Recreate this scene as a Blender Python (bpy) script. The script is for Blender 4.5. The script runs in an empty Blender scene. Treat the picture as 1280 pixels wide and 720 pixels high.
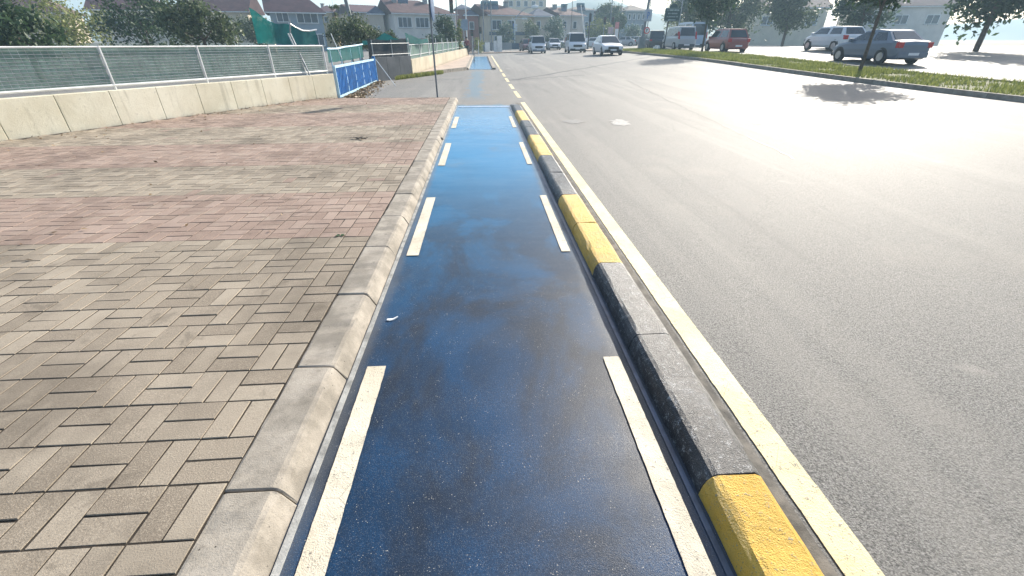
import bpy, math, random
from mathutils import Vector, Matrix
random.seed(7)
R = math.radians
scn = bpy.context.scene
col = scn.collection

# ------------------------------------------------------------------ camera
CAM_H = 1.5; PITCH = 29.97; YAW = 3.64
cam = bpy.data.cameras.new('camera'); cam.lens = 541/1280*36; cam.sensor_width = 36
cam.clip_start = 0.05; cam.clip_end = 3000
co = bpy.data.objects.new('camera', cam); col.objects.link(co)
co.location = (0, 0, CAM_H); co.rotation_euler = (R(90-PITCH), 0, R(-YAW))
scn.camera = co
# ------------------------------------------------------------------ light
SUN_EL = 29.5; SUN_AZ = 39.0      # azimuth measured from +Y towards +X
w = bpy.data.worlds.new('World'); scn.world = w; w.use_nodes = True
nt = w.node_tree; bg = nt.nodes['Background']
sky = nt.nodes.new('ShaderNodeTexSky'); sky.sky_type = 'NISHITA'; sky.sun_disc = False
sky.sun_elevation = R(SUN_EL); sky.sun_rotation = R(SUN_AZ); sky.dust_density = 2.0; sky.air_density = 1.0
nt.links.new(sky.outputs[0], bg.inputs[0]); bg.inputs[1].default_value = 0.12
sl = bpy.data.lights.new('sun', 'SUN'); sl.energy = 4.6; sl.angle = R(0.5); sl.color = (1, .93, .82)
so = bpy.data.objects.new('sun', sl); col.objects.link(so)
sd = Vector((math.sin(R(SUN_AZ))*math.cos(R(SUN_EL)), math.cos(R(SUN_AZ))*math.cos(R(SUN_EL)), math.sin(R(SUN_EL))))
so.rotation_euler = sd.to_track_quat('Z', 'Y').to_euler(); so.location = (0, 0, 30)
scn.view_settings.view_transform = 'Standard'; scn.view_settings.look = 'None'
scn.view_settings.exposure = 0.95; scn.view_settings.gamma = 1
scn.cycles.volume_bounces = 0

# ------------------------------------------------------------------ terrain height
def sm(a, b, t):
    t = min(1, max(0, (t-a)/(b-a))); return t*t*(3-2*t)
def zg(Y):
    if Y < 14: return -.01*max(Y, -5)
    t = min(Y, 26)-14
    return -.14-.01*(t-t*t/24)
def T(X, Y):
    c = .015+.027*sm(8, 34, Y)-.018*sm(48, 62, Y)
    return zg(Y)+c*min(max(X-1.4, 0), 24)
def px(x, Y): return (x-600.5)*Y/624          # world X of a photo column on the plane at depth Y
def pz(y, Y): return CAM_H+(48-y)*Y/721*(1+(48-y)*.0008)       # world Z of a photo row

# ------------------------------------------------------------------ helpers
def tag(o, label=None, cat=None, group=None, kind=None):
    if label: o['label'] = label
    if cat: o['category'] = cat
    if group: o['group'] = group
    if kind: o['kind'] = kind
    return o
def empty(name, loc, label=None, cat=None, group=None, rz=0):
    o = bpy.data.objects.new(name, None); col.objects.link(o); o.location = loc; o.rotation_euler = (0, 0, rz)
    o.empty_display_size = .2
    return tag(o, label, cat, group)
def inst(name, me, parent=None, loc=(0, 0, 0), rot=(0, 0, 0)):
    o = bpy.data.objects.new(name, me); col.objects.link(o); o.parent = parent; o.location = loc; o.rotation_euler = rot
    return o
def copy_tree(o, parent=None):
    c = o.copy(); col.objects.link(c); c.parent = parent
    for ch in list(o.children): copy_tree(ch, c)
    return c
class MB:
    def __init__(s): s.v = []; s.f = []; s.m = []; s.mats = []; s.tone = []
    def mi(s, m):
        if m not in s.mats: s.mats.append(m)
        return s.mats.index(m)
    def add(s, vs, fs, m=None, tone=0):
        b = len(s.v); s.v += [tuple(q) for q in vs]; k = s.mi(m) if m else 0
        for f in fs: s.f.append(tuple(b+i for i in f)); s.m.append(k); s.tone.append(tone)
        return s
    def hexa(s, p, m=None, tone=0):     # p: 4 bottom (ccw from above), 4 top
        return s.add(p, [(3, 2, 1, 0), (4, 5, 6, 7), (0, 1, 5, 4), (1, 2, 6, 5), (2, 3, 7, 6), (3, 0, 4, 7)], m, tone)
    def box(s, x0, x1, y0, y1, z0, z1, m=None, rz=0, at=(0, 0, 0)):
        p = [(x0, y0, z0), (x1, y0, z0), (x1, y1, z0), (x0, y1, z0), (x0, y0, z1), (x1, y0, z1), (x1, y1, z1), (x0, y1, z1)]
        c, n = math.cos(rz), math.sin(rz)
        return s.hexa([(x*c-y*n+at[0], x*n+y*c+at[1], z+at[2]) for x, y, z in p], m)
    def tube(s, a, b, r0, r1=None, n=8, m=None, cap=True):
        r1 = r0 if r1 is None else r1; a = Vector(a); b = Vector(b); d = (b-a)
        if d.length < 1e-6: return s
        q = d.to_track_quat('Z', 'Y'); vs = []
        for c, r in ((a, r0), (b, r1)):
            for i in range(n):
                t = 2*math.pi*i/n; vs.append(c+q@Vector((r*math.cos(t), r*math.sin(t), 0)))
        fs = [(i, (i+1) % n, n+(i+1) % n, n+i) for i in range(n)]
        if cap: fs += [tuple(range(n-1, -1, -1)), tuple(range(n, 2*n))]
        return s.add(vs, fs, m)
    def path(s, pts, r, n=6, m=None):
        for i in range(len(pts)-1): s.tube(pts[i], pts[i+1], r if not isinstance(r, list) else r[i], r if not isinstance(r, list) else r[i+1], n, m)
        return s
    def lathe(s, prof, n=16, at=(0, 0, 0), axis='Z', m=None):
        vs = []
        for r, z in prof:
            for i in range(n):
                t = 2*math.pi*i/n; x, y = r*math.cos(t), r*math.sin(t)
                p = (x, y, z) if axis == 'Z' else ((z, x, y) if axis == 'X' else (y, z, x))
                vs.append((p[0]+at[0], p[1]+at[1], p[2]+at[2]))
        k = len(prof); fs = [(j*n+i, j*n+(i+1) % n, (j+1)*n+(i+1) % n, (j+1)*n+i) for j in range(k-1) for i in range(n)]
        fs += [tuple(range(n-1, -1, -1)), tuple((k-1)*n+i for i in range(n))]
        return s.add(vs, fs, m)
    def plate(s, q, off=.01, th=.02, inset=0.0, m=None):   # thin solid on a quad, proud by off
        q = [Vector(p) for p in q]; c = sum(q, Vector())/4
        n = (q[2]-q[0]).cross(q[3]-q[1]).normalized(); q = [p+(c-p)*inset for p in q]
        return s.hexa([p+n*(off-th) for p in q]+[p+n*off for p in q], m)
    def build(s, name, mat=None, parent=None, smooth=False, loc=(0, 0, 0), bevel=0):
        me = bpy.data.meshes.new(name); me.from_pydata(s.v, [], s.f)
        ms = s.mats or [mat]
        for q in ms: me.materials.append(q)
        me.polygons.foreach_set('material_index', s.m)
        if any(s.tone):
            a = me.attributes.new('tone', 'FLOAT', 'FACE'); a.data.foreach_set('value', s.tone)
        if smooth: me.polygons.foreach_set('use_smooth', [True]*len(s.f))
        me.validate(); me.update()
        o = inst(name, me, parent, loc)
        if smooth: me.set_sharp_from_angle(angle=R(40))
        if bevel:
            b = o.modifiers.new('bevel', 'BEVEL'); b.width = bevel; b.segments = 2; b.limit_method = 'ANGLE'; b.angle_limit = R(40)
        return o

# ------------------------------------------------------------------ materials
class NT:
    def __init__(s, name):
        s.mat = bpy.data.materials.new(name); s.mat.use_nodes = True; s.t = s.mat.node_tree; s.n = s.t.nodes; s.b = s.n['Principled BSDF']
        s.geo = s.n.new('ShaderNodeNewGeometry'); s.pos = s.geo.outputs['Position']
    def L(s, a, b): s.t.links.new(a, b)
    def val(s, i, v):
        if hasattr(v, 'links') or hasattr(v, 'is_linked'): s.L(v, i)
        else: i.default_value = v
    def noise(s, scale, detail=4, rough=.55, vec=None, stretch=None, dist=0):
        t = s.n.new('ShaderNodeTexNoise'); t.inputs['Scale'].default_value = scale; t.inputs['Detail'].default_value = detail; t.inputs['Roughness'].default_value = rough
        t.inputs['Distortion'].default_value = dist
        v = vec or s.pos
        if stretch:
            mp = s.n.new('ShaderNodeMapping'); mp.inputs['Scale'].default_value = stretch; s.L(v, mp.inputs['Vector']); v = mp.outputs[0]
        s.L(v, t.inputs['Vector']); return t.outputs['Fac']
    def voro(s, scale, feat='F1', out='Distance'):
        t = s.n.new('ShaderNodeTexVoronoi'); t.inputs['Scale'].default_value = scale; t.feature = feat; s.L(s.pos, t.inputs['Vector']); return t.outputs[out]
    def ramp(s, f, a, b, c0=0., c1=1.):
        m = s.n.new('ShaderNodeMapRange'); m.interpolation_type = 'SMOOTHSTEP'
        for i, v in zip(('From Min', 'From Max', 'To Min', 'To Max'), (a, b, c0, c1)): m.inputs[i].default_value = v
        s.L(f, m.inputs['Value']); return m.outputs[0]
    def mix(s, f, a, b, mode='MIX'):
        m = s.n.new('ShaderNodeMix'); m.data_type = 'RGBA'; m.blend_type = mode
        s.val(m.inputs[0], f)
        for i, v in ((6, a), (7, b)):
            if isinstance(v, tuple): m.inputs[i].default_value = (*v[:3], 1)
            else: s.L(v, m.inputs[i])
        return m.outputs[2]
    def math(s, op, a, b=0.):
        m = s.n.new('ShaderNodeMath'); m.operation = op; s.val(m.inputs[0], a); s.val(m.inputs[1], b); return m.outputs[0]
    def sep(s, i): 
        m = s.n.new('ShaderNodeSeparateXYZ'); s.L(s.pos, m.inputs[0]); return m.outputs[i]
    def attr(s, name):
        m = s.n.new('ShaderNodeAttribute'); m.attribute_name = name; return m.outputs['Fac']
    def rnd(s): return s.n.new('ShaderNodeObjectInfo').outputs['Random']
    def bump(s, h, strength=.3, dist=.01):
        m = s.n.new('ShaderNodeBump'); m.inputs['Strength'].default_value = strength; m.inputs['Distance'].default_value = dist
        s.L(h, m.inputs['Height']); s.L(m.outputs[0], s.b.inputs['Normal'])
    def out(s, c, rough=.7, spec=.5, metal=0.):
        if isinstance(c, tuple): s.b.inputs['Base Color'].default_value = (*c, 1)
        else: s.L(c, s.b.inputs['Base Color'])
        s.val(s.b.inputs['Roughness'], rough); s.b.inputs['Specular IOR Level'].default_value = spec; s.b.inputs['Metallic'].default_value = metal
        return s.mat
_mc = {}
def mat(name, c, rough=.6, var=.25, scale=3, metal=0., spec=.5, bump=0.):
    if name in _mc: return _mc[name]
    t = NT(name); n = t.noise(scale, 5); d = tuple(q*(1-var) for q in c); h = tuple(min(1, q*(1+var*.6)) for q in c)
    cc = t.mix(t.ramp(n, .3, .7), d, h)
    if bump: t.bump(t.noise(scale*12, 3), bump, .01)
    _mc[name] = t.out(cc, rough, spec, metal); return _mc[name]

def m_asphalt():
    t = NT('asphalt')
    fine = t.noise(130, 4, .75); mid = t.noise(40, 4, .65); ag = t.voro(105); big = t.noise(.55, 5, .6); lane = t.noise(1.3, 4, .6, stretch=(1.6, .12, 1))
    c = t.mix(t.ramp(fine, .3, .72), (.058, .055, .050), (.29, .28, .26))
    c = t.mix(t.math('MULTIPLY', t.ramp(mid, .35, .7), .35), c, (.22, .21, .18))
    c = t.mix(t.math('MULTIPLY', t.ramp(ag, .30, .12), .55), c, (.34, .33, .31)); c = t.mix(t.math('MULTIPLY', t.ramp(ag, .55, .75), .5), c, (.03, .03, .028))
    c = t.mix(t.math('MULTIPLY', t.ramp(big, .52, .72), .45), c, (.24, .22, .19))
    c = t.mix(t.math('MULTIPLY', t.ramp(lane, .55, .75), .45), c, (.075, .072, .07))
    st = t.noise(.9, 3, .5); c = t.mix(t.math('MULTIPLY', t.ramp(st, .68, .73), .5), c, (.33, .31, .27))
    ck = t.voro(.55, 'DISTANCE_TO_EDGE'); c = t.mix(t.math('MULTIPLY', t.ramp(t.math('ADD', ck, t.math('MULTIPLY', mid, .03)), .012, .022, .4, 0.), t.ramp(t.noise(.35, 2), .56, .66)), c, (.03, .029, .027))
    wt_ = t.noise(.8, 4, .6, stretch=(1.1, .05, 1)); c = t.mix(t.math('MULTIPLY', t.ramp(wt_, .5, .62), .28), c, (.30, .28, .245))
    # remains of the blue coat where the cycle path crosses the side road
    sx = t.sep(0); sy = t.sep(1); fn = t.noise(2.2, 5, .6, stretch=(1.4, .5, 1)); bl = t.mix(t.ramp(fine, .3, .7), (.02, .11, .19), (.08, .21, .30))
    k = t.math('ADD', t.math('ABSOLUTE', t.math('ADD', sx, .22)), t.math('MULTIPLY', t.math('SUBTRACT', fn, .5), 1.2)); f = t.ramp(k, .42, .10)
    ey = t.math('ABSOLUTE', t.math('SUBTRACT', sy, 22.2)); f = t.math('MULTIPLY', f, t.ramp(ey, 8.4, 5.8, .0, .55)); c = t.mix(f, c, bl)
    f2 = t.math('MULTIPLY', t.ramp(t.math('ABSOLUTE', sx), 1.0, .6), t.math('MULTIPLY', t.ramp(sy, 12.6, 12.9), t.ramp(t.math('ADD', sy, t.math('MULTIPLY', fn, 1.2)), 14.1, 13.5))); c = t.mix(t.math('MULTIPLY', f2, .7), c, bl)
    t.bump(fine, .7, .010)
    return t.out(c, .70, .50)
def m_path():
    t = NT('blue_path_coating')
    fine = t.noise(260, 3, .7); big = t.noise(1.3, 5, .62, stretch=(1.2, .75, 1), dist=.4); worn = t.noise(.8, 4, .6, stretch=(.9, .6, 1)); sy = t.sep(1)
    f = t.ramp(big, .36, .62)
    far = t.ramp(sy, 1.4, 6.8)                                   # sky reflection painted into the coat colour, bluer and brighter with distance
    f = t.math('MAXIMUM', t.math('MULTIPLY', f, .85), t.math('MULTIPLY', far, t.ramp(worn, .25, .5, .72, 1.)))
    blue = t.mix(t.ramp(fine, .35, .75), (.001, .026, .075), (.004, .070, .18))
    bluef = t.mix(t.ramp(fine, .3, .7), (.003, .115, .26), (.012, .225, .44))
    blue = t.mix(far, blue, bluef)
    dark = t.mix(t.ramp(fine, .3, .8), (.003, .010, .024), (.024, .034, .050))
    c = t.mix(f, dark, blue)
    cl = t.noise(1.1, 4, .6, dist=.6); c = t.mix(t.math('MULTIPLY', t.ramp(cl, .56, .74), .26), c, (.13, .12, .105))
    # dusty margin along the kerbs
    sx = t.sep(0); edge = t.math('ABSOLUTE', sx); en = t.noise(5, 3); e = t.math('ADD', edge, t.math('MULTIPLY', en, .08))
    c = t.mix(t.math('MULTIPLY', t.ramp(e, .66, .74), .55), c, (.10, .105, .11))
    v = t.voro(95); sp = t.math('MULTIPLY', t.ramp(v, .17, .08), t.ramp(t.noise(17, 2), .54, .62)); c = t.mix(sp, c, (.55, .52, .45))
    v2 = t.voro(190); sp2 = t.math('MULTIPLY', t.ramp(v2, .26, .1), .38); c = t.mix(sp2, c, (.42, .40, .36))
    h = t.math('ADD', fine, t.math('MULTIPLY', t.noise(6, 4), .6)); t.bump(h, .35, .004)
    r = t.ramp(t.noise(2.2, 4, stretch=(.5, 1.4, 1)), .3, .7, .34, .50)
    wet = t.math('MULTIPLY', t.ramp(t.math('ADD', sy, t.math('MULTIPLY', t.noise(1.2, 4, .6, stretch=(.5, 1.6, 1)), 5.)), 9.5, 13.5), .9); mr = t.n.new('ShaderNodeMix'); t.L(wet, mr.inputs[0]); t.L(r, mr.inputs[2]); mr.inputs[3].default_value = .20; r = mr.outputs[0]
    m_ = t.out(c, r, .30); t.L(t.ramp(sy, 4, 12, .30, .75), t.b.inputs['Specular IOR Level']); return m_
def m_paint(name, c0, c1, under, wear=.62, rough=.6, bs=(.6, .006)):
    t = NT(name); n = t.noise(2.6, 4); f = t.noise(160, 3, .7); g = t.noise(28, 4, .65)
    c = t.mix(t.ramp(n, .3, .7), c0, c1)
    k = t.math('ADD', t.math('MULTIPLY', f, .5), t.math('MULTIPLY', g, .5)); c = t.mix(t.ramp(k, wear, wear+.06), c, under)
    cr = t.voro(4.1, 'DISTANCE_TO_EDGE'); crn = t.noise(3, 2); c = t.mix(t.math('MULTIPLY', t.ramp(cr, .0, .010, .5, 0.), t.ramp(crn, .52, .6)), c, tuple(q*.5 for q in under))
    dt = t.noise(5.5, 5, .7); c = t.mix(t.math('MULTIPLY', t.ramp(dt, .48, .70), .38), c, tuple(.35*a_+.5*b_ for a_, b_ in zip(c0, under)))
    ch = t.noise(75, 2, .6); c = t.mix(t.math('MULTIPLY', t.ramp(ch, .66, .70), .8), c, tuple(q*.8 for q in under))
    t.bump(t.math('ADD', f, g), *bs); return t.out(c, rough)
def m_brick(name, lo, hi):
    t = NT(name); r = t.math('FRACT', t.math('ADD', t.rnd(), t.attr('tone')))
    c = t.mix(r, lo, hi); f = t.noise(190, 3, .7); c = t.mix(t.ramp(f, .45, .8), c, tuple(min(1, q*1.35) for q in hi)); c = t.mix(t.math('MULTIPLY', t.ramp(f, .45, .25), .7), c, tuple(q*.45 for q in lo))
    st = t.noise(1.1, 5, .6); c = t.mix(t.math('MULTIPLY', t.ramp(st, .44, .70), .6), c, tuple(q*.55 for q in lo))
    dst = t.noise(7, 4, .6); c = t.mix(t.math('MULTIPLY', t.ramp(dst, .5, .75), .35), c, (.36, .31, .24))
    pt = t.noise(3.2, 4, .7, dist=.5); c = t.mix(t.math('MULTIPLY', t.ramp(pt, .60, .70), .45), c, tuple(q*.5 for q in lo))
    t.bump(f, .5, .004); return t.out(c, .85, .3)
def m_concrete(name, a, b, sc=2.5):
    t = NT(name); n = t.noise(sc, 5, .65); f = t.noise(170, 3, .7); g = t.noise(22, 4, .6)
    c = t.mix(t.ramp(n, .3, .7), a, b); c = t.mix(t.math('MULTIPLY', t.ramp(f, .55, .75), .5), c, tuple(q*.5 for q in a)); c = t.mix(t.math('MULTIPLY', t.ramp(g, .58, .75), .5), c, tuple(q*.6 for q in a))
    v = t.voro(26); c = t.mix(t.math('MULTIPLY', t.ramp(v, .10, .06), t.ramp(t.noise(4, 2), .5, .58)), c, tuple(q*.25 for q in a))
    t.bump(t.math('ADD', f, g), .5, .005); return t.out(c, .85, .3)
def m_wall(name, a, b):
    t = NT(name); n = t.noise(.9, 5, .6); st = t.noise(5, 5, .65, stretch=(1, 1, .12)); f = t.noise(120, 3, .7); g = t.noise(16, 4, .65)
    c = t.mix(t.ramp(n, .3, .7), a, b); c = t.mix(t.math('MULTIPLY', t.ramp(st, .54, .74), .5), c, tuple(q*.45 for q in a)); c = t.mix(t.math('MULTIPLY', t.ramp(g, .6, .72), .5), c, (.42, .38, .30))
    z = t.sep(2); c = t.mix(t.math('MULTIPLY', t.ramp(t.math('ADD', z, t.math('MULTIPLY', g, .3)), .22, .02), .5), c, (.26, .21, .15))
    t.bump(t.math('ADD', f, g), .5, .008); return t.out(c, .85, .3)
def m_leaf(name, a, b, trans=.3):
    t = NT(name); r = t.attr('tone'); n = t.noise(1.6, 3); f = t.math('ADD', t.math('MULTIPLY', r, .6), t.math('MULTIPLY', n, .4))
    t.b.inputs['Transmission Weight'].default_value = 0
    c = t.mix(t.ramp(f, .2, .8), a, b); m = t.out(c, .55, .4)
    tr = t.n.new('ShaderNodeBsdfTranslucent'); t.L(c, tr.inputs[0]); mx = t.n.new('ShaderNodeMixShader'); mx.inputs[0].default_value = trans
    o = t.n['Material Output']; t.L(t.b.outputs[0], mx.inputs[1]); t.L(tr.outputs[0], mx.inputs[2]); t.L(mx.outputs[0], o.inputs[0]); return m
def m_net(name, c, dens=.75):
    t = NT(name); n = t.noise(6, 3); cc = t.mix(n, tuple(q*.6 for q in c), tuple(min(1, q*1.3) for q in c)); t.out(cc, .7, .2)
    tr = t.n.new('ShaderNodeBsdfTransparent'); tl = t.n.new('ShaderNodeBsdfTranslucent'); t.L(cc, tl.inputs[0])
    m1 = t.n.new('ShaderNodeMixShader'); m1.inputs[0].default_value = .45; t.L(t.b.outputs[0], m1.inputs[1]); t.L(tl.outputs[0], m1.inputs[2])
    m2 = t.n.new('ShaderNodeMixShader'); m2.inputs[0].default_value = dens; t.L(tr.outputs[0], m2.inputs[1]); t.L(m1.outputs[0], m2.inputs[2])
    t.L(m2.outputs[0], t.n['Material Output'].inputs[0]); return t.mat
def m_roof(name, a, b):
    t = NT(name); n = t.noise(1.2, 5, .6); f = t.noise(9, 3, .6); c = t.mix(t.ramp(n, .3, .7), a, b); c = t.mix(t.math('MULTIPLY', t.ramp(f, .5, .7), .5), c, tuple(q*.5 for q in a)); return t.out(c, .8, .3)
def m_paintcar(name, c, rough=.32):
    t = NT(name); n = t.noise(2, 3); cc = t.mix(t.math('MULTIPLY', n, .25), c, tuple(q*.6+.03 for q in c)); t.b.inputs['Coat Weight'].default_value = .6; t.b.inputs['Coat Roughness'].default_value = .12; return t.out(cc, rough, .5)

A = m_asphalt(); PATH = m_path()
WHITE = m_paint('white_line_paint', (.54, .47, .35), (.68, .62, .49), (.20, .18, .15), .575)
YEL = m_paint('yellow_line_paint', (.62, .52, .27), (.75, .66, .41), (.22, .20, .15), .555)
KYEL = m_paint('yellow_kerb_paint', (.66, .39, .045), (.78, .50, .09), (.36, .31, .20), .57, .45, (.9, .012))
KBLK = m_paint('black_kerb_paint', (.010, .012, .016), (.030, .032, .036), (.26, .27, .28), .55, .36, (.6, .007))  # pale worn flecks also paint in the speckled glare on the black lengths
BG = m_brick('grey_paver', (.21, .174, .132), (.345, .295, .23)); BR = m_brick('red_paver', (.235, .168, .132), (.335, .255, .208))
BED = m_concrete('paver_joint_sand', (.022, .018, .013), (.05, .04, .03), 12)
KERB = m_concrete('kerb_concrete', (.21, .188, .155), (.38, .34, .285), 5)
CEM = m_concrete('cement_bead', (.20, .20, .19), (.42, .42, .40), 9)
WALL = m_wall('cream_wall_paint', (.64, .58, .43), (.82, .77, .62))
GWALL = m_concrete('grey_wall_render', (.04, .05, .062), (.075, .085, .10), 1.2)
EARTH = m_concrete('dry_earth', (.16, .13, .09), (.26, .22, .16), .4)
GRASSB = m_concrete('grass_soil', (.07, .075, .03), (.13, .14, .05), .8)
BLADE = m_leaf('grass_blade', (.12, .15, .03), (.34, .36, .10))
DEAD = m_leaf('dry_leaf', (.12, .07, .03), (.32, .22, .10), .1)
LEAF = m_leaf('leaf_olive', (.035, .055, .025), (.13, .17, .075)); LEAFD = m_leaf('leaf_dark', (.02, .045, .022), (.07, .12, .05)); LEAFY = m_leaf('leaf_yellowgreen', (.10, .13, .03), (.28, .30, .09)); LEAFB = m_leaf('leaf_bluegreen', (.04, .075, .055), (.11, .17, .11))
BARK = mat('bark', (.11, .085, .065), .9, .4, 14, bump=.4)
GALV = mat('galvanised_steel', (.36, .38, .40), .4, .25, 6, .6); DGREY = mat('dark_grey_paint', (.06, .07, .085), .5, .3, 5)
GALVD = mat('weathered_grey_pole', (.17, .19, .21), .5, .25, 6, .3)
WHT = mat('white_enamel', (.72, .73, .72), .4, .12, 5); BLK = mat('black_plastic', (.012, .013, .015), .5, .3, 8)
GATEB = mat('blue_gate_paint', (.008, .15, .42), .45, .3, 5); GATEL = mat('pale_blue_rail', (.42, .62, .75), .45, .2, 6)
NETG = m_net('green_net', (.012, .14, .135), .88); NETP = m_net('pale_net', (.26, .38, .33), .60); NETD = m_net('dark_net', (.012, .025, .038), .92)
GLASS = mat('tinted_glass', (.025, .035, .045), .06, .2, 2, spec=.8); PANE = mat('window_glass', (.025, .05, .085), .15, .35, .8, spec=.5)
PVC = mat('window_frame', (.62, .66, .68), .4, .1, 3)
TYRE = mat('tyre_rubber', (.015, .015, .016), .8, .2, 9); RIM = mat('wheel_rim', (.42, .43, .45), .3, .2, 5, .7)
LAMP = mat('lamp_glass', (.30, .34, .38), .12, .2, 30); REDL = mat('red_lens', (.50, .02, .025), .2, .25, 20); PLATE = mat('plate_white', (.75, .76, .78), .4, .08, 20)
SIGNB = mat('sign_blue', (.02, .14, .45), .4, .15, 4); SIGNR = mat('sign_red', (.6, .04, .04), .4, .1, 4); SIGNW = mat('sign_white', (.78, .78, .78), .4, .05, 4); SIGNG = mat('sign_dark_green', (.02, .06, .06), .4, .2, 4)

def sheet(name, x0, x1, y0, y1, m, parent=None, dz=0., nx=1, ny=None, thick=0, f=None, jit=0):
    """a ground sheet that follows the terrain; f(y)->(x0,x1) for varying edges; thick makes it a solid slab"""
    ny = ny or max(1, int(abs(y1-y0)/1.0)); b = MB(); vs = []
    for j in range(ny+1):
        y = y0+(y1-y0)*j/ny; a0, a1 = f(y) if f else (x0, x1)
        for i in range(nx+1):
            x = a0+(a1-a0)*i/nx+(random.gauss(0, jit) if jit else 0); vs.append((x, y+(random.gauss(0, jit) if jit and j in (0, ny) else 0), T(x, y)+dz))
    W = nx+1; fs = [(j*W+i, j*W+i+1, (j+1)*W+i+1, (j+1)*W+i) for j in range(ny) for i in range(nx)]
    if thick:
        n0 = len(vs); vs += [(x, y, z-thick) for x, y, z in vs]
        fs += [(j*W, (j+1)*W, n0+(j+1)*W, n0+j*W) for j in range(ny)]+[(j*W+nx, n0+j*W+nx, n0+(j+1)*W+nx, (j+1)*W+nx) for j in range(ny)]
        fs += [(i, n0+i, n0+i+1, i+1) for i in range(nx)]+[(ny*W+i, ny*W+i+1, n0+ny*W+i+1, n0+ny*W+i) for i in range(nx)]
    b.add(vs, fs, m); return b.build(name, m, parent)
def line_strip(name, pts, wd, m, parent, dz):
    b = MB(); vs = []
    for i, p in enumerate(pts):
        q0 = Vector(pts[max(0, i-1)]); q1 = Vector(pts[min(len(pts)-1, i+1)]); d = (q1-q0).normalized(); n = Vector((-d.y, d.x))*wd/2*random.uniform(.6, 1.3)
        for s in (1, -1): x, y = p[0]+n.x*s, p[1]+n.y*s; vs.append((x, y, T(x, y)+dz))
    b.add(vs, [(2*i+1, 2*i+3, 2*i+2, 2*i) for i in range(len(pts)-1)], m); return b.build(name, m, parent)

# ------------------------------------------------------------------ ground, road
gx = [-600, -300, -150, -80, -50, -30, -20, -10, -5, 0, 1.4, 4, 8, 12, 16, 20, 25.4, 40, 60, 100, 160, 300, 600]
gy = [-25, -5, 0, 5, 10, 14, 16, 18, 20, 22, 24, 26, 30, 34, 38, 42, 46, 50, 54, 58, 62, 66, 70, 80, 100, 130, 170, 230, 320, 500, 900]
def gridsheet(name, xs, ys, m, dz):
    b = MB(); W = len(xs); b.add([(x, y, T(x, y)+dz) for y in ys for x in xs], [(j*W+i, j*W+i+1, (j+1)*W+i+1, (j+1)*W+i) for j in range(len(ys)-1) for i in range(W-1)], m); return b.build(name, m)
ground = tag(gridsheet('ground', gx, gy, EARTH, -.03), kind='structure')
rx = [-40+i*2 for i in range(0, 20)]+[-.0, 1.4]+[2.4+i*1.5 for i in range(0, 44)]
ry = [-12+i for i in range(0, 92)]+[82, 86, 90, 94]
road = tag(gridsheet('road', rx, ry, A, 0), 'grey sunlit asphalt road with pale stains and dark seams', kind='structure')
# painted lines on the road
sheet('edge_line', 1.12, 1.25, -2, 13.75, YEL, road, .005, 1, 500, jit=.0010)
from_dash = [(15.0, 17.2), (18.1, 20.2), (21.5, 23.6), (24.6, 27.0), (28.4, 30.6), (31.6, 32.6)]
for a, b_ in from_dash: sheet('dashed_line', 1.13, 1.26, a, b_, YEL, road, .005, 2, 24, jit=.008)
sheet('edge_line', 1.14, 1.27, 33.4, 56, YEL, road, .005, 1, 24)
SEAM = mat('tar_seam', (.03, .03, .03), .6, .3, 20)
def seam(a, b_, w_, n=26, jit=.12):
    pts = [(a[0]+(b_[0]-a[0])*i/n+random.uniform(-jit, jit)*.4, a[1]+(b_[1]-a[1])*i/n+random.uniform(-jit, jit)) for i in range(n+1)]
    line_strip('tar_seam', pts, w_, SEAM, road, .004)
seam((1.5, 22.5), (13.6, 37.5), .24); seam((.9, 22.2), (5.0, 23.6), .16); seam((4.5, 6.0), (6.2, 20.0), .025, 60, .10); seam((-2.6, 22.3), (-.9, 23.2), .13, 10)
seam((1.06, 1.2), (1.02, 13.8), .012, 80, .012)
def blot(x, y, rx_, ry_, m, name='pale_stain'):
    b = MB(); n = 22; vs = [(x, y, T(x, y)+.005)]
    for i in range(n): a = 2*math.pi*i/n; q = random.uniform(.55, 1.15); vs.append((x+rx_*q*math.cos(a), y+ry_*q*math.sin(a), T(x+rx_*q*math.cos(a), y+ry_*q*math.sin(a))+.005))
    b.add(vs, [(0, i+1, (i+1) % n+1) for i in range(n)], m); b.build(name, m, road)
LIME = m_paint('lime_stain', (.42, .40, .37), (.55, .53, .50), (.17, .165, .155), .46)
blot(2.95, 9.7, .24, .42, LIME); blot(2.0, 10.0, .22, .35, m_paint('faint_stain', (.24, .23, .21), (.28, .27, .24), (.16, .155, .145), .42), 'pale_stain'); blot(5.8, 9.2, .25, .4, LIME)
# kerb-side strip of rough dirt between painted kerb and line
GRIT = m_concrete('gutter_grit', (.09, .085, .075), (.22, .20, .17), 8)
sheet('gutter', .98, 1.10, -4, 13.6, GRIT, road, .003, 1, 30)
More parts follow.
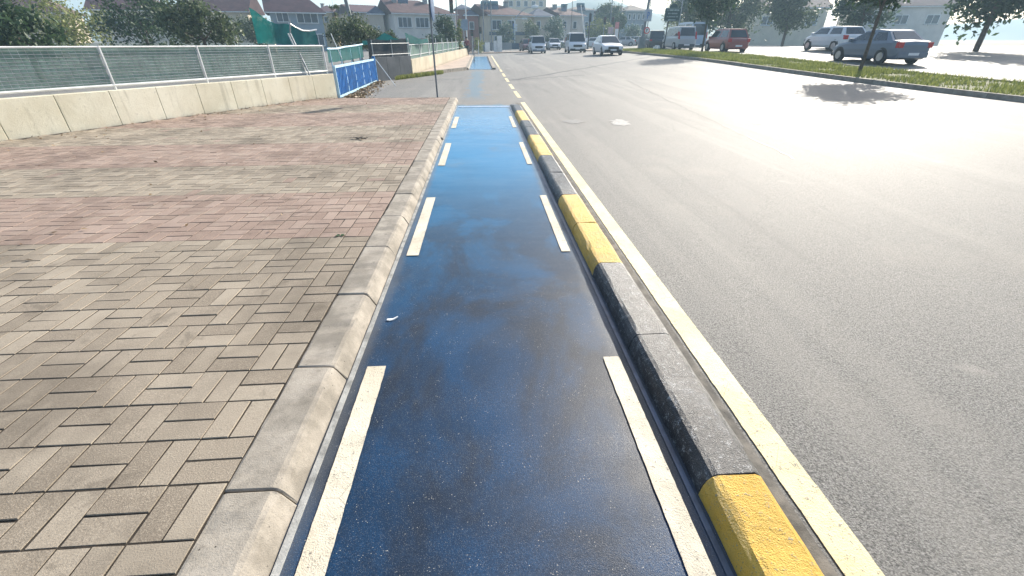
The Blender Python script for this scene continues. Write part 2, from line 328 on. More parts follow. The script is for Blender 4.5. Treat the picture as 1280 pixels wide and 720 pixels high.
# ------------------------------------------------------------------ cycle path
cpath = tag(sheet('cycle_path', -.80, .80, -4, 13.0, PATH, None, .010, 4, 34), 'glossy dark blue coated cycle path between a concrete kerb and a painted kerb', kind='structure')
for s in (-1, 1):
    for a, b_ in ((.15, 1.82), (3.20, 4.72), (6.18, 7.76), (9.31, 10.86)):
        x0, x1 = ((-.65, -.552) if s < 0 else (.612, .700 if a < 1 else .685))
        sheet('lane_dash', x0, x1, a, b_, WHITE, cpath, .016, 1, 60, jit=.0008)
sheet('worn_end_line', -.66, .72, 12.62, 12.86, m_paint('worn_white_paint', (.40, .50, .58), (.62, .66, .68), (.05, .18, .38), .47), cpath, .016, 1, 1)
sheet('cement_bead', -.725, -.700, -2, 12.9, CEM, cpath, .018, 1, 30, thick=.012)
sheet('drip_strip', .735, .757, -2, 12.9, mat('grey_blue_drip', (.07, .10, .15), .4, .4, 9), cpath, .015, 1, 30)

# ------------------------------------------------------------------ kerbs
def kerb_stone_mesh(prof, L, m, name='kerb_stone', ch=.006, taper=None):
    """prof: list of (x,z) left to right; a stone along +y with small chamfered ends"""
    b = MB(); n = len(prof); cz = sum(p[1] for p in prof)/n; cx = sum(p[0] for p in prof)/n; vs = []
    ys = [(0, 1-ch*3), (ch, 1)]+[(L*k/10, 1) for k in range(1, 10)]+[(L-ch, 1), (L, 1-ch*3)]
    for y, s in ys:
        for x, z in prof:
            jx = random.uniform(-.0018, .0018); jz = random.uniform(-.0022, .0022)-(random.random() < .05)*.006*(z > .05)
            zz = z if z < 0 else (z-(1-s)*.25)+jz
            if taper: zz = zz*(1-taper*(y/L)**1.3) if z > 0 else zz
            vs.append((cx+(x-cx)*(1-(1-s)*.1)+jx, y, zz))
    fs = [(j*n+i, (j+1)*n+i, (j+1)*n+i+1, j*n+i+1) for j in range(len(ys)-1) for i in range(n-1)]
    fs += [tuple(range(n)), tuple(range((len(ys)-1)*n+n-1, (len(ys)-1)*n-1, -1))]
    b.add(vs, fs, m); me = b.build(name, m); q = me.data; bpy.data.objects.remove(me); return q
lk = tag(empty('kerb', (0, 0, 0)), 'pale concrete kerb of separate stones between brick pavement and blue path', kind='structure')
LPROF = [(-.965, -.15), (-.965, .098), (-.955, .102), (-.800, .101), (-.782, .094), (-.768, .078), (-.733, .012), (-.726, -.15)]
joints = [1.73-.72*3, 1.73-.72*2, 1.04, 1.73, 2.45, 3.20, 3.91, 4.60, 5.35, 6.09, 6.84, 7.66, 8.4, 9.15, 9.9, 10.65, 11.4, 12.15, 12.9, 13.6, 14.3]
random.seed(3)
for i in range(len(joints)-1):
    a, b_ = joints[i], joints[i+1]; L = b_-a-.008
    me = kerb_stone_mesh(LPROF, L, KERB); dz = random.uniform(-.003, .004)
    inst('kerb_stone', me, lk, (random.uniform(-.004, .004), a+.004, T(0, a)+dz), (math.atan2(T(0, b_)-T(0, a), L), 0, 0))
rk = tag(empty('kerb', (0, 0, 0)), 'kerb painted in alternating black and yellow lengths beside the road', kind='structure')
RPROF = [(.768, -.15), (.772, .0), (.780, .060), (.792, .090), (.808, .107), (.828, .113), (.970, .111), (.992, .098), (1.0, -.15)]
rb = [-2.5, -.75, .99, 2.78, 4.42, 6.30, 7.9, 9.6, 11.1, 13.1]
cols = [KYEL, KBLK, KYEL, KBLK, KYEL, KBLK, KYEL, KBLK, KYEL, KBLK][1:]
cols = [KBLK, KYEL, KBLK, KYEL, KBLK, KYEL, KBLK, KYEL, KBLK]
for i in range(len(rb)-1):
    a, b_ = rb[i], rb[i+1]
    for k in range(2):
        p = a+(b_-a)*k/2; q = a+(b_-a)*(k+1)/2; L = q-p-.003
        me = kerb_stone_mesh(RPROF, L, cols[i], ch=.003, taper=.75 if (i == len(rb)-2 and k == 1) else None)
        o = inst('kerb_stone', me, rk, (random.uniform(-.002, .002), p, T(0, p)+random.uniform(-.0015, .0015)), (math.atan2(T(0, q)-T(0, p), L), 0, 0))
# ------------------------------------------------------------------ brick pavement
WA = Vector((-4.50, 15.0)); WU = Vector((-.449, -.893))     # foot of the near wall, from the gate towards the left foreground
def wallx(y): return WA.x+WU.x*(15.0-y)/.893*1.0
pave = tag(sheet('pavement', 0, 0, -3, 14.32, BED, None, .0993, 4, 30, thick=.2, f=lambda y: (wallx(y)+.02, -.968)), 'brick pavement in basket weave with grey and salmon bands', kind='structure')
Mo = .2125; PH = .102
def brick_geom(lx, ly, j=.004):
    g = .0012+j*.5; x, y = lx/2-g, ly/2-g; c = .0018
    jj = lambda: random.uniform(-.0016, .0016)
    base = [(-x, -y), (x, -y), (x, y), (-x, y)]; base = [(a+jj(), b_+jj()) for a, b_ in base]
    sh = lambda k: [(a-math.copysign(k, a), b_-math.copysign(k, b_)) for a, b_ in base]
    vs = [(a, b_, -.02) for a, b_ in base]+[(a, b_, -.004) for a, b_ in base]+[(a, b_, random.uniform(-.0008, .0008)) for a, b_ in sh(c)]
    fs = [(0, 1, 5, 4), (1, 2, 6, 5), (2, 3, 7, 6), (3, 0, 4, 7), (4, 5, 9, 8), (5, 6, 10, 9), (6, 7, 11, 10), (7, 4, 8, 11), (8, 9, 10, 11)]
    return vs, fs
bands = [(-10, 3.42, 0), (3.42, 4.69, 1), (4.69, 5.96, 0), (5.96, 7.55, 1), (7.55, 9.2, 0), (9.2, 11.0, 1), (11.0, 12.6, 0), (12.6, 20, 1)]
def band(y):
    for a, b_, k in bands:
        if a <= y < b_: return k
    return 0
variants = {}
for red in (0, 1):
    for hor in (0, 1):
        for k in range(4):
            b = MB(); vs, fs = brick_geom(*((Mo, Mo/2) if hor else (Mo/2, Mo))); b.add(vs, fs, BR if red else BG); o = b.build('brick', None); variants[red, hor, k] = o.data; bpy.data.objects.remove(o)
spots = []
y0 = 3.42-40*Mo
for j in range(-5, 96):
    yc = y0+(j+.5)*Mo
    if yc < -2.8 or yc > 14.2: continue
    i = 0
    while True:
        xc = -.972-(i+.5)*Mo
        if xc-Mo/2 < wallx(yc)+.02: break
        hor = (i+j) % 2 == 1
        for s in (-1, 1):
            cx_, cy_ = (xc, yc+s*Mo/4) if hor else (xc+s*Mo/4, yc)
            red = band(yc)
            if red == 0 and random.random() < .015: red = 1
            spots.append((cx_, cy_, int(hor), red))
        i += 1
cosy, siny = math.cos(R(YAW)), math.sin(R(YAW))
def inview(x, y):
    f = (x*siny+y*cosy)*math.cos(R(PITCH))+1.5*math.sin(R(PITCH)); u = (x*cosy-y*siny)/max(f, .01)*541
    v = 360+541*((1.5*math.cos(R(PITCH)))-(x*siny+y*cosy)*math.sin(R(PITCH)))/max(f, .01)
    return f > .2 and u > -655 and v < 740
vis = [s for s in spots if inview(s[0], s[1])]
vis.sort(key=lambda s: (s[0]**2+s[1]**2) + (0 if s[0] > -3.2 else 3))
near = vis[:300]; nearset = set(near)
random.seed(5)
for x, y, h, r in near:
    inst('brick', variants[r, h, random.randrange(4)], pave, (x, y, T(x, y)+PH+random.uniform(-.0014, .0022)), (random.uniform(-.005, .005)-.01, random.uniform(-.005, .005), random.uniform(-.012, .012)))
for rr, nm in ((0, 'grey_bricks'), (1, 'red_bricks')):
    b = MB()
    for x, y, h, r in spots:
        if (x, y, h, r) in nearset or r != rr: continue
        vs, fs = brick_geom(*((Mo, Mo/2) if h else (Mo/2, Mo)))
        z = T(x, y)+PH+random.uniform(-.0014, .0022); tx, ty = random.uniform(-.005, .005), random.uniform(-.005, .005)-.01; a = random.uniform(-.012, .012)
        b.add([(x+px_-a*py_, y+py_+a*px_, z+pz_+tx*px_+ty*py_) for px_, py_, pz_ in vs], fs, BR if rr else BG, random.random()+.001)
    tag(b.build(nm, None, pave), kind='stuff')

# ------------------------------------------------------------------ second pavement and path beyond the side road
def w2x(y): return -3.46+(y-24.8)*(2.05/29.0)
PAVE2 = m_brick('far_pavers', (.36, .28, .22), (.46, .37, .30))
def p2poly():
    b = MB(); pts = [(-3.42, 25.3), (-2.0, 28.2), (-.98, 30.2), (-.98, 40), (-.98, 54), (w2x(54)+.05, 54), (w2x(40)+.05, 40)]
    n = len(pts); vs = [(x, y, T(x, y)+.10) for x, y in pts]+[(x, y, T(x, y)-.1) for x, y in pts]
    b.add(vs, [(0, 1, 2, 3, 6), (3, 4, 5, 6)]+[(i, i+n, (i+1) % n+n, (i+1) % n) for i in range(n)], PAVE2); return b.build('pavement', PAVE2)
pave2 = tag(p2poly(), 'far pinkish pavement running along the cream wall past the side road', kind='structure')
cp2 = tag(sheet('cycle_path', -.78, .70, 30.5, 52.5, PATH, None, .010, 2, 22), 'short far stretch of bright blue cycle path past the side road', kind='structure')
k2 = tag(empty('kerb', (0, 0, 0)), 'far kerbs bordering the second stretch of blue path', kind='structure')
me = kerb_stone_mesh([(-.98, -.15), (-.98, .12), (-.80, .12), (-.76, .02), (-.76, -.15)], .99, KERB); meb = kerb_stone_mesh([(.70, -.15), (.70, .11), (.92, .11), (.93, -.15)], .99, KERB)
for i in range(23): inst('kerb_stone', me, k2, (0, 30.3+i, T(0, 31+i))); inst('kerb_stone', meb, k2, (0, 30.5+i, T(0, 31+i)))
for a, b_ in (((-3.5, 25.15), (-2.05, 28.05)), ((-2.05, 28.05), (-1.0, 30.15))):
    d = Vector(b_)-Vector(a); n = 3
    for i in range(n):
        p = Vector(a)+d*i/n; b = MB(); b.box(0, d.length/n-.01, -.14, 0, -.15, .17, KERB); o = b.build('kerb_stone', KERB, k2, loc=(p.x, p.y, T(0, p.y))); o.rotation_euler = (0, 0, math.atan2(d.y, d.x))
# far side of the junction: pavement, kerb, low islands
isl = [('traffic_island', -3.2, 6.2, 64, 66, 'low paved traffic island with a dark kerb at the far junction', PAVE2), ('far_pavement', -60, 30, 96, 99, 'pale pavement along the far side of the junction', PAVE2)]
for nm, x0, x1, y0_, y1_, lb, m in isl: tag(sheet(nm, x0, x1, y0_, y1_, m, None, .12, 6, 3, thick=.15), lb, kind='structure')

# ------------------------------------------------------------------ grass and leaves
def grass(name, spots_, label, m=BLADE, h=.12, wd=.012, parent=None):
    b = MB()
    for x, y, z in spots_:
        a = random.uniform(0, 6.28); hh = h*random.uniform(.4, 1.3); l = hh*random.uniform(.1, .7); ww = wd*random.uniform(.6, 1.4); c, s = math.cos(a), math.sin(a); t = random.uniform(0, 6.28)
        b.add([(x-c*ww, y-s*ww, z), (x+c*ww, y+s*ww, z), (x+math.cos(t)*l, y+math.sin(t)*l, z+hh)], [(0, 1, 2)], m, random.random()+.01)
    return tag(b.build(name, m, parent), label, kind='stuff') if not parent else tag(b.build(name, m, parent), kind='stuff')
def leaves(name, spots_, label, m=DEAD, s0=.04):
    b = MB()
    for x, y, z in spots_:
        q = Matrix.Rotation(random.uniform(0, 6.28), 3, 'Z')@Matrix.Rotation(random.uniform(-.8, .8), 3, 'X')@Matrix.Rotation(random.uniform(-.6, .6), 3, 'Y'); s = s0*random.uniform(.5, 1.4)
        vs = [q@Vector(p)*s+Vector((x, y, z+s*.35)) for p in ((-1, 0, 0), (0, -.5, .15), (1, 0, .1), (0, .5, .15))]; b.add(vs, [(0, 1, 2, 3)], m, random.random()+.01)
    return tag(b.build(name, m), label, kind='stuff')
random.seed(11)
MX0, MX1 = 13.9, 17.3
med = tag(sheet('median', MX0, MX1, -12, 60, GRASSB, None, .10, 3, 72, thick=.25), 'grassy median strip between the two carriageways', kind='structure')
mk = MB()
kme = None
b = MB(); b.box(0, .16, 0, .985, -.2, .13, KERB); o = b.build('kerb_stone', KERB); kme = o.data; bpy.data.objects.remove(o)
kk = tag(empty('kerb', (0, 0, 0)), 'concrete kerb stones edging the grass median', kind='structure')
for i in range(72):
    y = -12+i
    inst('kerb_stone', kme, kk, (MX0-.16, y, T(MX0, y+.5)), (math.atan2(T(MX0, y+1)-T(MX0, y), 1), 0, 0)); inst('kerb_stone', kme, kk, (MX1, y, T(MX1, y+.5)), (math.atan2(T(MX1, y+1)-T(MX1, y), 1), 0, 0))
gs = []
for i in range(52000):
    y = random.uniform(0, 60) if i % 3 else random.uniform(18, 50); x = random.uniform(MX0, MX1)
    if math.sin(x*3.1+y*.7)+math.sin(y*1.9-x) > -1.1: gs.append((x, y, T(x, y)+.10))
grass('grass', gs, 'dry yellow green grass on the median', h=.13, wd=.02)
gs = []
for i in range(5000):
    t = random.random()**1.3*.62; x = -4.0+t*3.0; yb = 22.9+t*6.4; y = yb+random.uniform(-.2, 1.3*(1-t)+.1)
    if y < 25.1+(x+3.5)*2.0-.05 or x < -3.5 and y < 24.6+(-3.5-x)*-2: gs.append((x, y, T(x, y)))
grass('grass', gs, 'patch of weeds growing along the kerb at the foot of the grey wall', h=.16, wd=.02)
lv = []
for i in range(1000):
    t = random.random()**1.5; base = Vector((-4.45, 15.1))+Vector((-.05, 1))*(t*6.6); r = abs(random.gauss(0, .25))*(1.3-t*.5); lv.append((base.x+.12+r, base.y+random.uniform(-.1, .1), T(0, base.y)+random.uniform(0, .05)*max(0, 1-r*1.8)))
leaves('fallen_leaves', lv, 'heap of brown fallen leaves along the foot of the blue gate', s0=.05)
lv = [(random.uniform(-8, -1.1), random.uniform(3, 14.2), 0) for i in range(120)]
for i in range(300):
    y = 14.6-abs(random.gauss(0, 3.5)); x = wallx(y)+.05+abs(random.gauss(0, .35)); lv.append((x, y, 0))
lv = [(x, y, T(x, y)+PH+.002) for x, y, z in lv if x < -1]
leaves('fallen_leaves', lv, 'small dry leaves scattered on the brick pavement near the wall', s0=.022)
b = MB()
for i in range(14):
    q = Matrix.Rotation(random.uniform(0, 6.28), 3, 'Z')@Matrix.Rotation(random.uniform(-.9, .9), 3, 'X'); c = Vector((random.gauss(0, .07), random.gauss(0, .03), .02)); s = random.uniform(.03, .06)
    b.add([c+q@Vector(p)*s for p in ((-1, 0, .1), (0, -.4, 0), (1, 0, .2), (0, .4, 0))], [(0, 1, 2, 3)], mat('dark_dead_leaf', (.03, .022, .015), .8), 0)
tag(b.build('dead_leaf', None, loc=(-2.07, 7.72, T(0, 7.7)+PH)), 'curled dark dead leaf on the grey to red edge of the brick pavement', 'leaf')
b = MB(); GL = mat('fresh_leaf', (.03, .09, .02), .5)
for i, a in enumerate((0, .9, 2.4, 3.4)):
    q = Matrix.Rotation(a, 3, 'Z'); s = .035; b.add([q@Vector(p)*s for p in ((0, 0, .05), (.7, -.35, .25), (1.4, 0, .1), (.7, .35, .25))], [(0, 1, 2, 3)], GL)
tag(b.build('green_leaf', None, loc=(-1.22, 3.43, T(0, 3.4)+PH+.002)), 'small green leaf sprig on the bricks near the concrete kerb', 'leaf')
b = MB()
pr = [(-.03, -.012), (-.012, -.016), (.01, -.006), (.034, .022), (.030, .026), (.004, .008), (-.016, .004), (-.03, 0)]
n = len(pr); b.add([(x, y, 0) for x, y in pr]+[(x, y, .004+abs(x)*.15) for x, y in pr], [tuple(range(n, 2*n))]+[(i, (i+1) % n, (i+1) % n+n, i+n) for i in range(n)], WHT)
tag(b.build('paper_scrap', None, loc=(-.60, 2.27, T(0, 2.27)+.012)), 'small white curled paper scrap on the blue path near the left kerb', 'litter')
b = MB(); b.lathe([(.03, 0), (.05, .02), (.045, .05), (.02, .062)], 7, m=mat('dark_stone', (.05, .045, .04), .8, .4, 30))
tag(b.build('stone', None, loc=(-.76, 8.05, T(0, 8.05)+.0)), 'small dark lump lying at the left edge of the blue path', 'stone')

# ------------------------------------------------------------------ near wall, fences, gate
def wall_seg(name, a, b_, h, th, m, label, cat='wall', cap=None, n=1):
    a = Vector(a); b_ = Vector(b_); L = (b_-a).length; r = empty(name, (a.x, a.y, T(0, a.y)), label, cat, rz=math.atan2(b_.y-a.y, b_.x-a.x))
    for i in range(n):
        x0 = L*i/n+.002; x1 = L*(i+1)/n-.006; za = T(0, a.y+(b_.y-a.y)*i/n)-T(0, a.y); zb = T(0, a.y+(b_.y-a.y)*(i+1)/n)-T(0, a.y)
        q = MB(); q.hexa([(x0, 0, za-.2), (x1, 0, zb-.2), (x1, th, zb-.2), (x0, th, za-.2), (x0, 0, za+h), (x1, 0, zb+h), (x1, th, zb+h), (x0, th, za+h)], m); q.build('wall_panel', m, r, bevel=.008)
    return r
WE = WA+WU*17.2
wall_seg('garden_wall', WE, WA, .72, .22, WALL, 'sunlit cream concrete wall along the brick pavement left of the blue gate', n=20)
wd = (WA-WE).normalized(); wn = Vector((-wd.y, wd.x))      # wn points away from the pavement
f1 = empty('wire_fence', (WA.x, WA.y, T(0, 15)), 'pale metal fence with netting panels on top of the near cream wall', 'fence', rz=math.atan2(-wd.y, -wd.x))
# local x runs from the gate end towards the foreground; local -y is away from the pavement
for i in range(9):
    x0 = .12+i*1.9; x1 = x0+1.9; dz = -.0089*0
    za = T(0, WA.y+WU.y*x0)-T(0, 15); zb = T(0, WA.y+WU.y*x1)-T(0, 15)
    for z in (.80, 1.46): b = MB(); b.tube((x0, -.11, za+z), (x1, -.11, zb+z), .024 if z < 1 else .018, n=6); b.build('rail', WHT, f1)
    b = MB(); b.tube((x0, -.11, za+.72), (x0, -.11, za+1.48), .022, n=6); b.build('post', WHT, f1)
    b = MB()
    for k in range(1, 12): z = .80+.66*k/12; b.tube((x0, -.11, za+z), (x1, -.11, zb+z), .004, n=4, cap=False)
    for k in range(1, 19): x = x0+1.9*k/19; z = za+(zb-za)*k/19; b.tube((x, -.115, z+.80), (x, -.115, z+1.46), .003, n=4, cap=False)
    tag(b.build('wire_grid', GALV, f1), kind='stuff')
    b = MB(); b.plate([(x0+.02, -.15, za+.8), (x1-.02, -.15, zb+.8), (x1-.02, -.16, zb+1.45), (x0+.02, -.16, za+1.45)], 0, .004, m=NETP); b.build('net_panel', NETP, f1)
def net_sheet(name, top, bot, m, label, cat='net', n=14, group=None, belly=.06):
    b = MB(); vs = []; N = len(top)-1; K = 5
    for i in range(n+1):
        t = i/n*N; k = min(int(t), N-1); f = t-k
        P = Vector(top[k]).lerp(Vector(top[k+1]), f); Q = Vector(bot[k]).lerp(Vector(bot[k+1]), f)
        for j in range(K+1):
            p = P.lerp(Q, j/K); w_ = math.sin(i*1.7+j*.9)*belly*.5+math.sin(i*.8)*belly*.5
            vs.append((p.x+w_*.6, p.y-w_*.8, p.z+.01*math.sin(i*2.3+j)))
    b.add(vs, [(i*(K+1)+j, (i+1)*(K+1)+j, (i+1)*(K+1)+j+1, i*(K+1)+j+1) for i in range(n) for j in range(K)], m)
    o = b.build(name, m, smooth=True); return tag(o, label, cat, group)
def P3(px_, py_, Y): return (px(px_, Y), Y, pz(py_, Y))
net_sheet('shade_net', [P3(330, 12, 14), P3(352, 30, 14), P3(372, 31, 14.3), P3(385, 39, 14.6), P3(402, 38, 15)], [P3(330, 54, 14), P3(352, 55, 14), P3(372, 56, 14.3), P3(385, 56, 14.6), P3(402, 55, 15)], NETG, 'sagging green shade net above the cream wall at the far left')
b = MB(); b.path([P3(372, 30, 14.28), P3(379, 35, 14.45), P3(386, 38.5, 14.6), P3(394, 39, 14.8), P3(403, 37.5, 15)], .022, 6, WHT)
tag(b.build('net_edge_rope', WHT), 'pale thick rope edging the top of the left green net', 'rope')
b = MB(); b.tube(P3(384, 97, 14.2), P3(371, 42, 14.2), .022, n=8, m=GALV); b.tube(P3(381, 97, 14.2), P3(368.5, 42, 14.2), .02, n=8, m=WHT); b.tube(P3(371, 42, 14.2), P3(374, 26, 14.2), .018, n=8, m=GALV)
tag(b.build('fence_post', None), 'tall leaning double steel post in front of the netting at the near wall', 'post')
# gate
GA = Vector((-4.48, 15.12)); GB = Vector((-4.66, 21.6)); gl = (GB-GA).length
gt = empty('metal_gate', (GA.x, GA.y, T(0, 15.1)), 'blue corrugated metal gate with pale blue rails beside the heap of leaves', 'gate', rz=math.atan2(GB.y-GA.y, GB.x-GA.x))
gz = lambda x: T(0, GA.y+x)-T(0, GA.y)
for nm, z0, z1 in (('top_rail', .86, .93), ('bottom_rail', .03, .10)):
    b = MB(); b.hexa([(0, -.03, z0), (gl, -.03, z0+gz(gl)), (gl, .03, z0+gz(gl)), (0, .03, z0), (0, -.03, z1), (gl, -.03, z1+gz(gl)), (gl, .03, z1+gz(gl)), (0, .03, z1)], GATEL); b.build(nm, GATEL, gt)
npn = 5
for i in range(npn):
    x0 = gl*i/npn; x1 = gl*(i+1)/npn; b = MB(); z_ = gz(x0)
    b.box(x0+.02, x1-.02, -.010, .010, .09+z_, .87+z_, GATEB)
    k = 0
    for q in range(-6, 14):       # raised diagonal corrugations
        xa = x0+.03+q*.18; za_, zb_ = .11, .85; xb = xa+.5
        t0 = max(0, (x0+.03-xa)/.5); t1 = min(1, (x1-.03-xa)/.5)
        if t1-t0 < .08: continue
        b.tube((xa+.5*t0, -.014, z_+za_+(zb_-za_)*t0), (xa+.5*t1, -.014, z_+za_+(zb_-za_)*t1), .038, n=5)
    b.m = [b.mi(GATEB)]*len(b.f); b.build('gate_panel', GATEB, gt)
    b = MB(); b.box(x0-.022, x0+.022, -.035, .035, .03+z_, .92+z_, GATEL); b.build('stile', GATEL, gt)
b = MB(); b.box(gl-.05, gl+.07, -.06, .06, -.1+gz(gl), 1.02+gz(gl), GATEB); b.build('gate_post', GATEB, gt)
b = MB(); b.tube((-4.5, 21.3, .72), (-3.55, 19.9, T(0, 19.9)), .014, n=6, m=WHT); tag(b.build('stay_wire', WHT), 'thin pale diagonal stay running from the gate post to the ground', 'wire')
net_sheet('shade_net', [(-4.75, 15.6, 1.22), (-4.9, 18.2, 1.22), (-5.05, 21.6, 1.28)], [(-4.75, 15.6, .84), (-4.9, 18.2, .80), (-5.05, 21.6, .80)], NETG, 'green net strung on posts just above and behind the blue gate', belly=.04)
b = MB(); b.path([(-4.74, 15.6, 1.22), (-4.82, 17, 1.20), (-4.89, 18.2, 1.235), (-4.97, 20, 1.25), (-5.04, 21.6, 1.28)], .03, 6, GATEL); tag(b.build('rail', GATEL), 'pale green hem rail along the top of the net behind the gate', 'rail')
for i, (x, y) in enumerate(((-4.74, 15.9), (-4.84, 17.4), (-4.93, 19.1), (-5.02, 20.9))):
    b = MB(); b.tube((x, y, T(0, y)), (x-.02, y, 1.26), .018, n=6, m=GATEL); tag(b.build('net_post', GATEL), ('first', 'second', 'third', 'fourth')[i]+' slim pale net post behind the blue gate, counted from the cream wall', 'post', 'posts behind the blue gate')
b = MB(); b.tube((px(427, 17), 17, .9), (px(421, 17)-.05, 17, pz(42, 17)), .015, n=6, m=WHT); tag(b.build('cane', WHT), 'thin pale leaning cane rising behind the green net over the gate', 'cane')
# grey wall in shade, cream wall beyond
wall_seg('garden_wall', (-4.72, 21.75), (-3.50, 24.8), .95, .2, GWALL, 'grey shaded wall facing the side road right of the blue gate', n=3)
wall_seg('garden_wall', (-3.48, 24.82), (w2x(54), 54), .78, .2, m_wall('old_cream_wall_paint', (.36, .32, .24), (.50, .45, .35)), 'long cream wall receding along the far pavement', n=14)
f2 = empty('wire_fence', (-3.50, 24.9, T(0, 25)), 'pale railing with slanted braces on the long receding cream wall', 'fence', rz=math.atan2(29.1, 2.0))
for i in range(10):
    x0 = .1+i*2.9; x1 = x0+2.9
    for z in (.95, 1.42): b = MB(); b.tube((x0, .1, z), (x1, .1, z), .016, n=5); b.build('rail', WHT, f2)
    b = MB(); b.tube((x0, .1, .78), (x0, .1, 1.72), .025, n=6); b.build('post', WHT, f2)
    b = MB(); b.tube((x0+.05, .1, .8), (x0+.7, .1, 1.4), .02, n=5); b.build('brace', WHT, f2)
    b = MB(); b.plate([(x0, .14, .8), (x1, .14, .8), (x1, .14, 1.41), (x0, .14, 1.41)], 0, .004, m=NETP); b.build('net_panel', NETP, f2)
net_sheet('shade_net', [P3(508, 41, 25.4), P3(518, 45, 26.4), P3(527, 49, 27.5), P3(536, 48, 29.5)], [P3(509, 54, 25.4), P3(518, 55, 26.4), P3(527, 55, 27.5), P3(536, 53, 29.5)], NETG, 'green net sagging behind the pole over the far cream wall')
net_sheet('dark_netting', [(-4.9, 21.95, 1.5), (-4.3, 23.2, 1.42), (-3.62, 24.9, 1.50)], [(-4.9, 21.95, .75), (-4.3, 23.2, .75), (-3.62, 24.9, .75)], NETD, 'dark netting fixed above the grey shaded wall')
b = MB(); b.tube((-4.75, 21.86, 1.30), (-3.52, 24.81, 1.30), .012, n=6, m=GALVD); b.tube((-4.75, 21.86, .86), (-3.52, 24.81, .86), .012, n=6, m=GALVD)
for t in (0.02, .5, .98): b.tube((-4.75+1.23*t, 21.9+2.95*t, .7), (-4.75+1.23*t, 21.9+2.95*t, 1.45), .02, n=6, m=GALV)
tag(b.build('fence_rails', GALV), 'galvanised rails and posts on top of the grey shaded wall', 'railing')
net_sheet('tarpaulin', [P3(455, 51, 26), P3(470, 50, 26), P3(484, 41, 26), P3(495, 48, 26), P3(512, 50, 25.6)], [P3(455, 56, 26), P3(470, 56, 26), P3(484, 57, 26), P3(495, 56, 26), P3(512, 56, 25.6)], m_net('teal_tarp', (.01, .09, .10), .97), 'dark teal tarpaulin peaked over the top of the grey wall')

# ------------------------------------------------------------------ trees
def tree(name, label, x, y, h0, z0, z1, rad, m, n=1800, leaf=.12, trunk_r=.07, lean=0, cat='tree', group=None, clumps=26, seed=0, limbs=7):
    rnd = random.Random(seed*77+int(x*10)+int(y)); base = T(x, y); r = empty(name, (x, y, base), label, cat, group)
    b = MB(); cz = (z0+z1)/2-base; hz = (z1-z0)/2; top = Vector((lean, 0, cz)); mid = Vector((lean*.4+rnd.uniform(-.05, .05), 0, cz*.55))
    b.tube((0, 0, -.1), mid, trunk_r, trunk_r*.8, 8, BARK); b.tube(mid, top, trunk_r*.8, trunk_r*.35, 8, BARK)
    cs = []
    for i in range(clumps):
        while True:
            p = Vector((rnd.uniform(-1, 1), rnd.uniform(-1, 1), rnd.uniform(-1, 1)))
            if .15 < p.length < 1: break
        p = p.normalized()*(p.length**.6)
        cs.append((Vector((p.x*rad*.85+lean, p.y*rad*.85, cz+p.z*hz*.85)), rnd.uniform(.22, .42)*rad))
    for c, cr in cs[:limbs]: b.tube(mid.lerp(top, rnd.uniform(.1, .8)), c, trunk_r*.4, trunk_r*.1, 5, BARK)
    b.build('trunk', BARK, r)
    b = MB()
    for i in range(n):
        c, cr = cs[rnd.randrange(len(cs))]; d = Vector((rnd.gauss(0, .5), rnd.gauss(0, .5), rnd.gauss(0, .42)))*cr*1.1; p = c+d; s = leaf*rnd.uniform(.5, 1.3)
        u = Vector((rnd.gauss(0, 1), rnd.gauss(0, 1), rnd.gauss(0, 1))).normalized(); v = u.orthogonal().normalized(); v = Matrix.Rotation(rnd.uniform(0, 6.28), 3, u)@v
        b.add([p-u*s, p-v*s*.5, p+u*s, p+v*s*.5], [(0, 1, 2, 3)], m, rnd.random()+.01)
    b.build('crown', m, r); return r
tree('olive_tree', 'bushy olive green tree behind the green net above the blue gate', px(440, 30), 30, 0, 1.0, 2.75, 1.25, LEAF, 4200, .075, seed=1, clumps=34)
tree('olive_tree', 'lower grey green shrub tree beside the leaning grey pole', px(463, 31), 31, 0, .9, 2.2, .9, LEAF, 2400, .07, seed=2)
tree('sapling', 'thin young tree with sparse leaves rising above the olive tree', px(428, 34), 34, 0, 2.4, 4.3, .32, LEAF, 330, .07, .03, seed=3, clumps=14)
tree('shrub', 'low shrub behind the teal tarpaulin', px(488, 33), 33, 0, 1.0, 1.95, .6, LEAF, 1100, .07, seed=4)
tree('garden_tree', 'dark green garden tree behind the far cream wall', px(558, 47), 47, 0, .8, 3.3, 1.15, LEAFD, 3400, .10, seed=5)
tree('shrub', 'dense shrub behind the fence left of the ivy column', px(545, 42), 42, 0, .8, 2.0, .8, LEAFB, 1500, .08, seed=6)
tree('ivy_column', 'narrow ivy covered column at the end of the far cream wall', px(575, 48), 48, 0, -.1, 3.3, .32, LEAFY, 1500, .075, .09, seed=7, cat='ivy', clumps=30)
tree('round_bush', 'rounded yellow green bush by the far traffic signals', px(598, 62), 62, 0, -.1, 1.5, .8, LEAFY, 900, .09, seed=8, cat='bush')
tree('conifer', 'dark bluish tree in front of the house behind the silver lamp mast', px(632, 84), 84, 0, .2, 3.8, 1.5, LEAFB, 2200, .15, .12, seed=9)
tree('street_tree', 'loose green tree in front of the beige gable behind the silver cars', px(664, 88), 88, 0, .4, 4.2, 1.9, LEAF, 2200, .16, .12, seed=10)
tree('street_tree', 'tall dense green tree between the beige gable and the pale house', px(693, 84), 84, 0, .3, 4.6, 1.9, LEAFB, 3000, .15, .13, seed=11)
tree('street_tree', 'pale green tree group behind the white slanted pole', px(751, 90), 90, 0, .5, 4.8, 2.3, LEAFY, 3200, .17, .13, seed=12)
tree('pine_tree', 'dark pine beside the pink pillar', px(775, 84), 84, 0, 2.6, 5.2, 1.2, LEAFD, 1500, .14, .12, seed=13)
